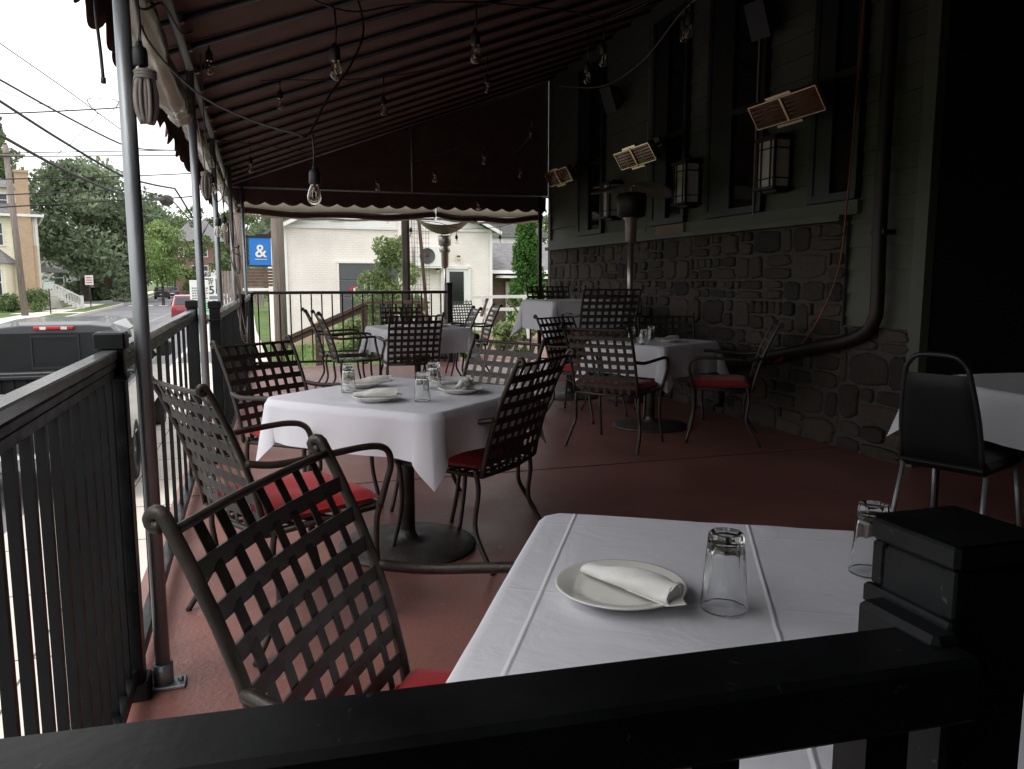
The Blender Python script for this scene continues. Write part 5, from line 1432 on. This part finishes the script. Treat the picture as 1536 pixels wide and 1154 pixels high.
# low shed with grey roof at the right
sh = empty('garden_shed', (7.96, 27.7, 0), ang, 'low brown shed with grey shingle roof right of the pale brick building', 'shed')
m = MB(); m.box((2.2, 3, .3), (4.4, 5, 2.4)); m.build('wall', M['brown_wood'], sh)
m = MB(); m.add([(-.2, .2, 1.62), (4.8, .2, 1.62), (4.8, 3.2, 2.75), (-.2, 3.2, 2.75), (-.2, .2, 1.54), (4.8, .2, 1.54), (4.8, 3.2, 2.67), (-.2, 3.2, 2.67)], [(0, 1, 2, 3), (7, 6, 5, 4), (0, 4, 5, 1), (1, 5, 6, 2), (2, 6, 7, 3), (3, 7, 4, 0)]); rf = m.build('roof', M['shingle'], sh)
m = MB(); m.box((2.3, .14, 1.56), (5.1, .1, .12)); m.build('fascia', M['white'], rf)
m = MB(); m.box((1.55, .44, .2), (1.6, .06, 2.0)); m.build('door', M['concrete'], sh)
m = MB(); m.prism([(.3, 1.42), (2.6, 1.38), (2.6, 1.30), (.3, 1.34)], -.5, .3, 'Y'); m.build('awning_board', M['white'], sh)
gh = empty('grey_house', (0, 0, 0), 0, 'pale house with dark roof glimpsed above the shed', 'house')
m = MB(); m.box((12.2, 44, 1.4), (5, 6, 4.2)); m.build('wall', M['whitesiding'], gh)
m = MB(); m.prism([(9.2, 3.5), (15.2, 3.5), (12.2, 5.4)], 40.8, 47.2, 'Y'); m.build('roof', M['shingle'], gh)
window(gh, (11.3, 41, 2.6), .8, 1.1)

# ------------------------------------------------------------------ poles, posts, rails, signs
def wood_pole(x, y, z0, z1, r, label, lean=0, name='utility_pole', cat='pole', arm=None):
    m = MB(); m.tube([(x, y, z0), (x + lean * .5, y, (z0 + z1) / 2), (x + lean, y, z1)], [r, r * .92, r * .8], 16)
    o = m.build(name, M['wood_pole']); tag(o, label, cat)
    if arm:
        m = MB(); m.box((x + lean, y - r, z1 - .6), (2.2, .1, .12)); m.build('cross_arm', M['wood_pole'], o)
    return o
wood_pole(.47, 20.0, -1.2, 7.5, .155, 'thick weathered grey utility pole beside the blue ampersand sign', 0)
wood_pole(-14.4, 58.2, -1.1, 9.6, .21, 'leaning wooden utility pole in front of the cream house', -.35, arm=True)
wood_pole(-.66, 30.0, -1.2, 7.6, .15, 'thin weathered utility pole seen between the last two awning poles', .0)
m = MB(); m.box((2.42, 13.8, .95), (.085, .085, 3.3)); m.box((2.49, 13.83, .95), (.05, .05, 3.3)); tag(m.build('timber_post', M['bark']), 'dark square timber post standing on the lawn beyond the railing', 'post')
m = MB(); m.beam((2.66, 13.75, 2.45), (2.83, 13.72, .0), .05, .05); tag(m.build('leaning_pole', M['brown_wood']), 'thin brown pole leaning beside the dark timber post', 'pole')
m = MB()
for k in range(9): m.beam((2.46 + .05 * k, 13.86, 2.4), (2.46 + .05 * k, 13.86, .5), .004, .004)
for k in range(24): m.beam((2.46, 13.86, .55 + .08 * k), (2.88, 13.86, .55 + .08 * k), .004, .004)
tag(m.build('wire_trellis', M['dark_iron']), 'fine wire mesh trellis stretched between post and leaning pole', 'trellis')
r = empty('wooden_handrail', (0, 0, 0), 0, 'brown wooden handrail sloping up across the lawn beyond the railing', 'handrail')
m = MB(); m.beam((.35, 13.5, .30), (1.72, 13.42, .90), .09, .05); m.beam((.35, 13.5, .22), (1.72, 13.42, .82), .04, .09); m.beam((1.72, 13.42, .895), (2.6, 13.4, .895), .09, .05); m.build('rail', M['brown_wood'], r)
for x, zt in ((1.66, .86), (2.6, .86), (.9, .5)):
    m = MB(); m.box((x, 13.44, (zt - .6) / 2), (.10, .10, zt + .6)); m.build('post', M['brown_wood'], r)
for k in range(6):
    m = MB(); m.box((1.80 + .13 * k, 13.44, .42), (.035, .035, .9)); m.build('baluster', M['brown_wood'], r)
m = MB(); m.prism([(.82, -.6), (.85, -.32), (1.5, .20), (2.9, .25), (2.9, -.6)], 22.0, 22.3, 'Y'); struct(m.build('retaining_wall', mat('tan_retaining_wall', (.42, .33, .24), .85, var=.1)))
r = empty('white_rail', (0, 0, 0), 0, 'pale wooden double rail with braces standing behind the garden bed', 'rail')
m = MB(); m.beam((4.05, 15.45, .93), (5.25, 15.15, .94), .09, .06); m.build('rail', M['white'], r)
m = MB(); m.beam((4.1, 15.43, .68), (5.35, 15.12, .69), .07, .06); m.build('rail', M['white'], r)
for x in (4.25, 5.05):
    m = MB(); m.beam((x, 15.42 - (x - 4.05) * .25, .95), (x + .10, 15.4 - (x - 4.05) * .25, .1), .05, .06); m.build('leg', M['white'], r)
m = MB(); m.beam((4.35, 15.37, .90), (4.20, 15.3, .55), .05, .04); m.beam((4.75, 15.27, .9), (4.95, 15.2, .60), .05, .04); m.build('brace', M['brown_wood'], r)
# faded chair out on the lawn
o = copy_tree(proto['bare']); o.location = (4.52, 17.6, -.15); o.rotation_euler = (0, 0, R(190)); tag(o, 'faded lattice chair standing outside near the pale building door', 'chair', G2)
# blue sign with ampersand
sg = empty('shop_sign', (0, 0, 0), 0, 'bright blue square sign with a white ampersand hanging by the utility pole', 'sign')
blue = mat('sign_blue', (.015, .17, .55), .45, var=.03)
m = MB(); m.box((.06, 22.0, 2.0), (.56, .10, .72), bev=.01); m.build('panel', blue, sg)
m = MB(); m.box((.06, 22.0, 2.385), (.64, .14, .05)); m.box((-.25, 22.0, 2.0), (.04, .14, .78)); m.box((.06, 22.0, 1.625), (.6, .12, .03)); m.build('frame', M['dark_trim'], sg)
text('ampersand', '&', .46, (.08, 21.94, 1.86), M['white'], sg, align='CENTER').data
m = MB(); m.box((.08, 21.945, 1.80), (.30, .006, .014)); m.build('small_print', M['white'], sg)
m = MB(); m.box((.22, 22.05, 2.43), (.5, .05, .05)); m.build('hanger', M['dark_trim'], sg)
sl = empty('slatted_fence', (0, 0, 0), 0, 'brown slatted fence panel below the blue sign', 'fence')
m = MB()
for k in range(6): m.box((.05, 30, 1.08 + .11 * k), (1.2, .04, .095))
m.build('slat_panel', M['brown_wood'], sl)
m = MB(); m.box((-.5, 30.05, .2), (.1, .1, 3.0)); m.box((.62, 30.05, .2), (.1, .1, 3.0)); m.build('post', M['brown_wood'], sl)
m = MB(); m.box((.05, 29.97, .93), (1.3, .12, .10)); m.build('base_board', M['white'], sl)
tag(sl, None)
gl = empty('grey_fence', (0, 0, 0), 0, 'pale grey vertical board fence behind the far poles', 'fence')
m = MB()
for k in range(14): m.box((-1.9 + .16 * k, 46 - .3 * k * 0, .8), (.13, .04, 1.9))
m.build('board_panel', M['wood_pole'], gl)
# street signs
whitep = mat('sign_white', (.74, .74, .72), .5, var=.03); blk = mat('sign_black', (.02, .02, .02), .6); grn = mat('sign_green', (.02, .30, .14), .5)
ss = empty('parking_sign', (0, 0, 0), 0, 'white sign with rows of small print over a green and white sign on one post', 'sign')
m = MB(); m.box((-1.46, 21.96, 1.0), (.46, .02, .52), bev=.008); p_ = m.build('sign_plate', whitep, ss)
m = MB(); rn = random.Random(9)
for rr_ in range(5):
    x = -1.64
    while x < -1.30:
        w_ = rn.uniform(.025, .06); m.box((x + w_ / 2, 21.947, 1.06 - rr_ * .065), (w_, .004, .034)); x += w_ + .016
m.build('small_print', mat('faded_print', (.20, .20, .20), .7), p_)
m = MB(); m.box((-1.38, 21.96, .55), (.46, .02, .36), bev=.008); p_ = m.build('sign_plate', mat('pale_green_sign', (.42, .60, .50), .5), ss)
m = MB(); m.lathe([(.001, 0), (.07, 0), (.07, .004)], 20); o = m.build('emblem', grn, p_); o.location = (-1.48, 21.945, .62); o.rotation_euler = (R(90), 0, 0)
m = MB()
for k in range(4): m.box((-1.33, 21.947, .66 - .06 * k), (.22, .004, .022))
m.build('small_print', grn, p_)
m = MB(); m.box((-1.48, 22.0, -.1), (.06, .05, 2.3)); m.build('post', mat('rusty_sign_post', (.16, .06, .04), .8, var=.3), ss)
sp = empty('speed_sign', (0, 0, 0), 0, 'white speed limit sign with black 25 just right of the second pole', 'sign')
m = MB(); m.box((-1.37, 24.0, 1.09), (.42, .02, .52), bev=.008); m.build('sign_plate', whitep, sp)
text('speed_word', 'SPEED', .115, (-1.37, 23.985, 1.24), blk, sp, align='CENTER'); text('limit_word', 'LIMIT', .115, (-1.37, 23.985, 1.14), blk, sp, align='CENTER'); text('number', '25', .32, (-1.355, 23.985, .88), blk, sp, align='CENTER')
m = MB(); m.box((-1.37, 24.03, -.1), (.05, .04, 2.0)); m.build('post', M['galv'], sp)
for (x, y, z, w, h, zb_, mt_, lb) in ((-13.4, 73.8, 1.25, .62, .8, -1.0, whitep, 'small white and red parking sign on a post across the street'), (-13.45, 60.5, .90, .5, .45, -1.0, mat('grey_sign_back', (.42, .48, .46), .5), 'small grey sign seen from behind on a post before the cream house')):
    o = empty('street_sign', (0, 0, 0), 0, lb, 'sign')
    m = MB(); m.box((x, y, z), (w, .03, h)); p_ = m.build('sign_plate', mt_, o)
    if mt_ is whitep:
        m = MB()
        for k in range(3): m.box((x, y - .02, z + .2 - .2 * k), (w * .7, .01, .07))
        m.build('red_print', red, p_)
    m = MB(); m.box((x, y + .05, (z + zb_) / 2), (.07, .07, z - zb_ + .3)); m.build('post', M['bark'], o)

# ------------------------------------------------------------------ overhead wires
W = WIRES
thick = {'w2': .035, 'w3': .045, 'w4': .05, 'w5': .035, 'w6a': .025, 'w6b': .028, 'w7': .03, 'w8': .03, 'w9': .035, 'w1': .018, 'w10': .05, 'w11': .014, 'w12': .014}
lab = {'w1': 'thinnest steep overhead wire crossing highest in the sky at the left', 'w2': 'second steep overhead wire, sagging behind the nearest pole', 'w3': 'thick steep twisted overhead cable in the middle of the sky', 'w4': 'lowest steep thick cable running to the splice ball',
       'w5': 'highest level overhead wire with a curl of loose wire', 'w6a': 'upper of two close level overhead wires', 'w6b': 'lower of two close level overhead wires', 'w7': 'level overhead wire just above the cream house chimney', 'w8': 'level overhead wire crossing the chimney, dropping at its right end', 'w9': 'lowest level overhead wire passing above the cream house eave', 'w10': 'short thick cable slanting down to the right of the splice ball', 'w11': 'wiggly thin wire dangling between two overhead lines', 'w12': 'faint thin wire running down to the highest level wire'}
for k, pts in W.items():
    pts = [Vector(p) for p in pts]
    if k not in ('w10', 'w11', 'w12'): pts = [pts[0] + (pts[0] - pts[1]) * 3] + pts
    m = MB(); m.tube(bez(pts, 5), thick[k] * .85, 6)
    if k == 'w5': m.tube(bez([(-6.15 + .5 * math.cos(a) * (1 + .4 * math.sin(3 * a)), 39.5, 8.75 + .45 * math.sin(a) * (1 + .3 * math.cos(2 * a))) for a in [.5 * i for i in range(20)]], 3), .012, 5)
    tag(m.build('overhead_wire', M['cord']), lab[k], 'wire', 'overhead wires across the sky')
m = MB(); m.lathe([(.001, -.30), (.18, -.22), (.26, 0), (.18, .22), (.001, .3)], 12, mod=lambda i, a: 1 + .2 * math.sin(5 * a)); o = m.build('splice_case', M['pedestal']); o.location = (-3.65, 37.8, 4.66); o.rotation_euler = (0, R(80), 0); tag(o, 'grey lumpy splice ball where the overhead cables meet', 'splice case')

# ------------------------------------------------------------------ vehicles
def paint(n, c): 
    m = mat(n, c, .33, metal=.1, var=.05, spec=.6); m.node_tree.nodes['Principled BSDF'].inputs['Coat Weight'].default_value = .6; return m
tyre = mat('tyre_rubber', (.015, .015, .016), .8); rim = mat('alloy_rim', (.45, .45, .47), .3, metal=.9)
lampred = mat('tail_lamp_red', (.45, .012, .02), .15, spec=.8); lampw = mat('clear_lamp', (.75, .74, .70), .15); cglass = mat('car_glass', (.02, .024, .028), .05, spec=.8)
def wheel(parent, x, y, r, w, side):
    m = MB(); pr = [(r * .62, -w / 2), (r * .92, -w / 2), (r, -w * .32), (r, w * .32), (r * .92, w / 2), (r * .62, w / 2), (r * .62, -w / 2)]
    m.lathe(pr, 24); o = m.build('wheel', tyre, parent); o.location = (x, y, r); o.rotation_euler = (0, R(90), 0)
    m = MB(); m.lathe([(.001, w * .30), (r * .2, w * .34), (r * .3, w * .22), (r * .62, w * .40), (r * .62, -w * .4), (.001, -w * .4)], 20)
    for k in range(5):
        a = 2 * PI * k / 5; m.box((math.cos(a) * r * .38, math.sin(a) * r * .38, w * .32), (r * .55, r * .14, w * .12), (0, 0, a))
    q = m.build('rim', rim, o)
    if side < 0: q.rotation_euler = (R(180), 0, 0)
def car(name, x, y, rz, col, label, suv=True, L=4.6, Wd=1.84, Hh=1.62, front=False, group='cars on the street'):
    """rear of the car towards local -y"""
    r = empty(name, (x, y, GZ + .06), rz, label, 'car', group)
    hw = Wd / 2; b = MB()
    prof = [(-L/2, .45), (-L/2, .78), (-L/2 + .06, .98), (-L/2 + (.22 if suv else .75), 1.02), (-L/2 + (.55 if suv else 1.25), Hh - .05), (-L/2 + (1.0 if suv else 1.7), Hh), (L/2 - 2.1, Hh - .03), (L/2 - 1.25, 1.05), (L/2 - .35, .92), (L/2 - .02, .72), (L/2, .42), (L/2 - .05, .22), (-L/2 + .05, .24)]
    n = len(prof); sec = []
    for s, ins in ((-1, 0), (-.9, 0), (.9, 0), (1, 0)):
        ring = []
        for (yy, zz_) in prof:
            t = max(0, (zz_ - .95) / (Hh - .95)); hwz = hw * (1 - .16 * t)
            edge = .05 if abs(s) == 1 else 0
            ring.append((s * hwz, yy * (1 - edge * .25), zz_ - edge * .3))
        sec.append(ring)
    vs = [p for ring in sec for p in ring]; fs = []
    for k in range(3):
        for i in range(n): j = (i + 1) % n; fs.append((k * n + i, k * n + j, (k + 1) * n + j, (k + 1) * n + i))
    fs.append(tuple(range(n - 1, -1, -1))); fs.append(tuple(3 * n + i for i in range(n)))
    b.add(vs, fs, smooth=False); b.build('body', paint(name + '_' + label.split()[0] + '_paint', col), r, bevel=.03)
    ys = -L/2 + (.22 if suv else .75); yt = -L/2 + (.55 if suv else 1.25)
    g = MB(); 
    def pt(yy, zz_, s, o=.012): t = max(0, (zz_ - .95) / (Hh - .95)); return (s * (hw * (1 - .16 * t)), yy, zz_)
    a0, a1 = 1.10, Hh - .14
    def ly(z): return ys + (yt - ys) * (z - 1.02) / (Hh - .05 - 1.02) - .02
    g.add([(-hw * .80, ly(a0), a0), (hw * .80, ly(a0), a0), (hw * .70, ly(a1), a1), (-hw * .70, ly(a1), a1)], [(0, 1, 2, 3)]); g.build('rear_window', cglass, r)
    def fy(z): return (L/2 - 1.25) - (.85) * (z - 1.05) / (Hh - .03 - 1.05) + .02
    g = MB(); g.add([(-hw * .8, fy(1.1), 1.1), (hw * .8, fy(1.1), 1.1), (hw * .7, fy(a1), a1), (-hw * .7, fy(a1), a1)], [(3, 2, 1, 0)]); g.build('windscreen', cglass, r)
    for s in (-1, 1):
        g = MB(); q = [pt(ys + .30, 1.08, s), pt(L/2 - 1.45, 1.08, s), pt(L/2 - 2.0, a1 + .02, s), pt(yt + .15, a1 + .02, s)]
        q = [(p[0] + s * .012, p[1], p[2]) for p in q]; g.add(q, [(0, 1, 2, 3) if s > 0 else (3, 2, 1, 0)]); g.build('side_window', cglass, r)
        g = MB(); g.box((s * hw * .84, -L/2 + .03, .86), (.22, .10, .22), bev=.02); g.build('tail_light', lampred, r)
        g = MB(); g.box((s * hw * .78, L/2 - .12, .70), (.34, .20, .13), bev=.02); g.build('headlight', lampw, r)
        g = MB(); g.box((s * (hw + .09), L/2 - 1.55, 1.08), (.16, .10, .12), bev=.02); g.build('mirror', M['black_rubber'], r)
        for yy in (-L/2 + .85, L/2 - .85): wheel(r, s * (hw - .10), yy, .34, .22, s)
    g = MB(); g.box((0, -L/2 - .01, .62), (.52, .03, .12)); g.build('licence_plate', whitep, r)
    g = MB(); g.box((0, -L/2 + .0, .36), (Wd * .94, .14, .18), bev=.03); g.build('bumper', M['black_rubber'], r)
    return r
car('parked_car', -3.85, 50.0, R(2), (.17, .010, .018), 'red hatchback parked at the near kerb, seen behind the fence post')
car('parked_car', -12.0, 112.5, R(5), (.012, .013, .016), 'black car parked at the far kerb past the crosswalk', L=4.7)
car('parked_car', -11.6, 121.0, R(6), (.03, .035, .06), 'dark blue car parked just beyond the black one', suv=False, Hh=1.5)
car('parked_car', -2.9, 60.5, R(183), (.45, .46, .48), 'silver car behind the speed limit sign', suv=False, Hh=1.48)
car('parked_car', -7.2, 140.0, R(186), (.05, .05, .055), 'dark grey car coming down the street in the distance')
car('parked_car', -18.6, 101.8 - .8, R(95), (.02, .02, .025), 'dark car parked before the white house porch')
# pickup
pk = empty('pickup_truck', (-2.54, 11.55, GZ + .06), R(1.5), 'dark grey crew cab pickup truck parked at the kerb, its bed towards the viewer', 'truck')
pc = paint('charcoal_truck_paint', (.048, .053, .058)); tglass = mat('tinted_truck_glass', (.010, .012, .014), .15, var=.3, scale=1.5, spec=.3)
m = MB(); zc = 0
# cab: lofted sections along y (rear wall at y=0), rounded roof
def cabring(y, wb_, wt, zt):
    pts = []
    for (x, z) in ((-wb_, .62), (-wb_, 1.25), (-wt - .04, 1.72), (-wt + .10, zt - .03), (-wt + .35, zt), (wt - .35, zt), (wt - .10, zt - .03), (wt + .04, 1.72), (wb_, 1.25), (wb_, .62)): pts.append((x, y, z))
    return pts
rings = [cabring(.0, .98, .74, 1.88), cabring(.14, .99, .78, 1.92), cabring(1.2, 1.0, .80, 1.94), cabring(2.1, 1.0, .78, 1.90)]
rings.append([(x, 3.0, min(z, 1.22)) for x, _, z in cabring(0, 1.0, .78, 1.9)]); rings.append([(x * .96, 4.15, min(z, 1.05)) for x, _, z in cabring(0, 1.0, .78, 1.9)])
vs = [p for q in rings for p in q]; n = 10; fs = [tuple(range(n))]
for k in range(len(rings) - 1):
    for i in range(n): j = (i + 1) % n; fs.append((k * n + i, (k + 1) * n + i, (k + 1) * n + j, k * n + j))
fs.append(tuple(len(vs) - 1 - i for i in range(n)))
m.add(vs, fs, smooth=False); m.build('cab', pc, pk, bevel=.012)
m = MB(); m.add([(-.86, -.012, 1.30), (.86, -.012, 1.30), (.72, .0, 1.78), (-.72, .0, 1.78)], [(0, 1, 2, 3)]); rw = m.build('rear_window', tglass, pk, solid=.01)
m = MB(); m.beam((-.9, -.02, 1.272), (.9, -.02, 1.272), .012, .014); m.build('window_seal', M['galv'], rw)
m = MB()
for x in (-.27, .27): m.box((x, -.022, 1.54), (.018, .012, .46))
m.box((0, -.022, 1.74), (.56, .014, .03)); m.box((0, -.022, 1.33), (.56, .014, .03)); m.build('sliding_pane_frame', M['black_rubber'], rw)
m = MB(); m.box((0, -.03, 1.845), (.46, .05, .045), bev=.01); m.build('brake_light', lampred, pk)
for x in (-.12, .12):
    m = MB(); m.box((x, -.058, 1.845), (.07, .012, .036)); m.build('cargo_lamp', lampw, pk)
m = MB()
for s in (-1, 1): m.add([(s * 1.003, .25, 1.28), (s * 1.003, 2.4, 1.28), (s * .83, 1.95, 1.80), (s * .83, .35, 1.80)], [(0, 1, 2, 3) if s > 0 else (3, 2, 1, 0)])
m.build('side_window', cglass, pk, solid=.02)
# bed: open box with thick side walls, tailgate, liner
m = MB(); BL = 1.85
for s in (-1, 1): m.box((s * .93, -BL / 2 - .02, .90), (.13, BL, .66), bev=.03)
m.box((0, -BL / 2, .58), (1.75, BL, .08)); m.build('bed', pc, pk)
m = MB(); m.box((0, -BL - .02, .90), (1.74, .08, .64), bev=.02); tg = m.build('tailgate', pc, pk)
m = MB(); m.box((0, -BL - .07, 1.12), (.22, .03, .07)); m.build('handle', M['black_rubber'], tg)
m = MB(); m.box((0, -.035, 1.0), (1.74, .03, .52)); m.box((0, -BL / 2, .63), (1.70, BL - .1, .02))
for k in range(12): m.box((-.8 + .145 * k, -.06, 1.0), (.05, .03, .5))
m.build('bed_liner', M['black_rubber'], pk)
m = MB(); m.box((0, -.10, 1.22), (1.8, .10, .05), bev=.01); m.build('bed_rail', M['black_rubber'], pk)
for s in (-1, 1):
    m = MB(); m.box((s * .94, -BL - .03, .92), (.12, .09, .42), bev=.02); m.build('tail_light', lampred, pk)
    wheel(pk, s * .86, -.95, .39, .27, s); wheel(pk, s * .86, 3.1, .39, .27, s)
    m = MB(); m.box((s * 1.12, 2.15, 1.38), (.2, .14, .24), bev=.03); m.build('mirror', M['black_rubber'], pk)
m = MB(); m.box((0, -BL - .14, .50), (1.9, .2, .2), bev=.04); m.build('bumper', M['galv'], pk)
m = MB(); m.box((0, 0, 0), (.34, .55, .34), bev=.02); tb = m.build('tool_bin', mat('grey_plastic_bin', (.13, .14, .15), .4)); tb.location = (-2.98, 9.95, GZ + 1.02); tag(tb, 'grey plastic bin sitting in the pickup bed', 'bin')
m = MB(); m.box((0, 0, .19), (.37, .58, .04), bev=.01); m.build('lid', mat('grey_plastic_lid', (.22, .23, .24), .4), tb)
m = MB(); m.box((0, 0, 0), (.12, .10, .09), bev=.02); o = m.build('orange_case', mat('orange_plastic', (.6, .18, .04), .5)); o.location = (-3.05, 10.2, GZ + 1.28); tag(o, 'small orange box behind the grey bin in the pickup bed', 'box')
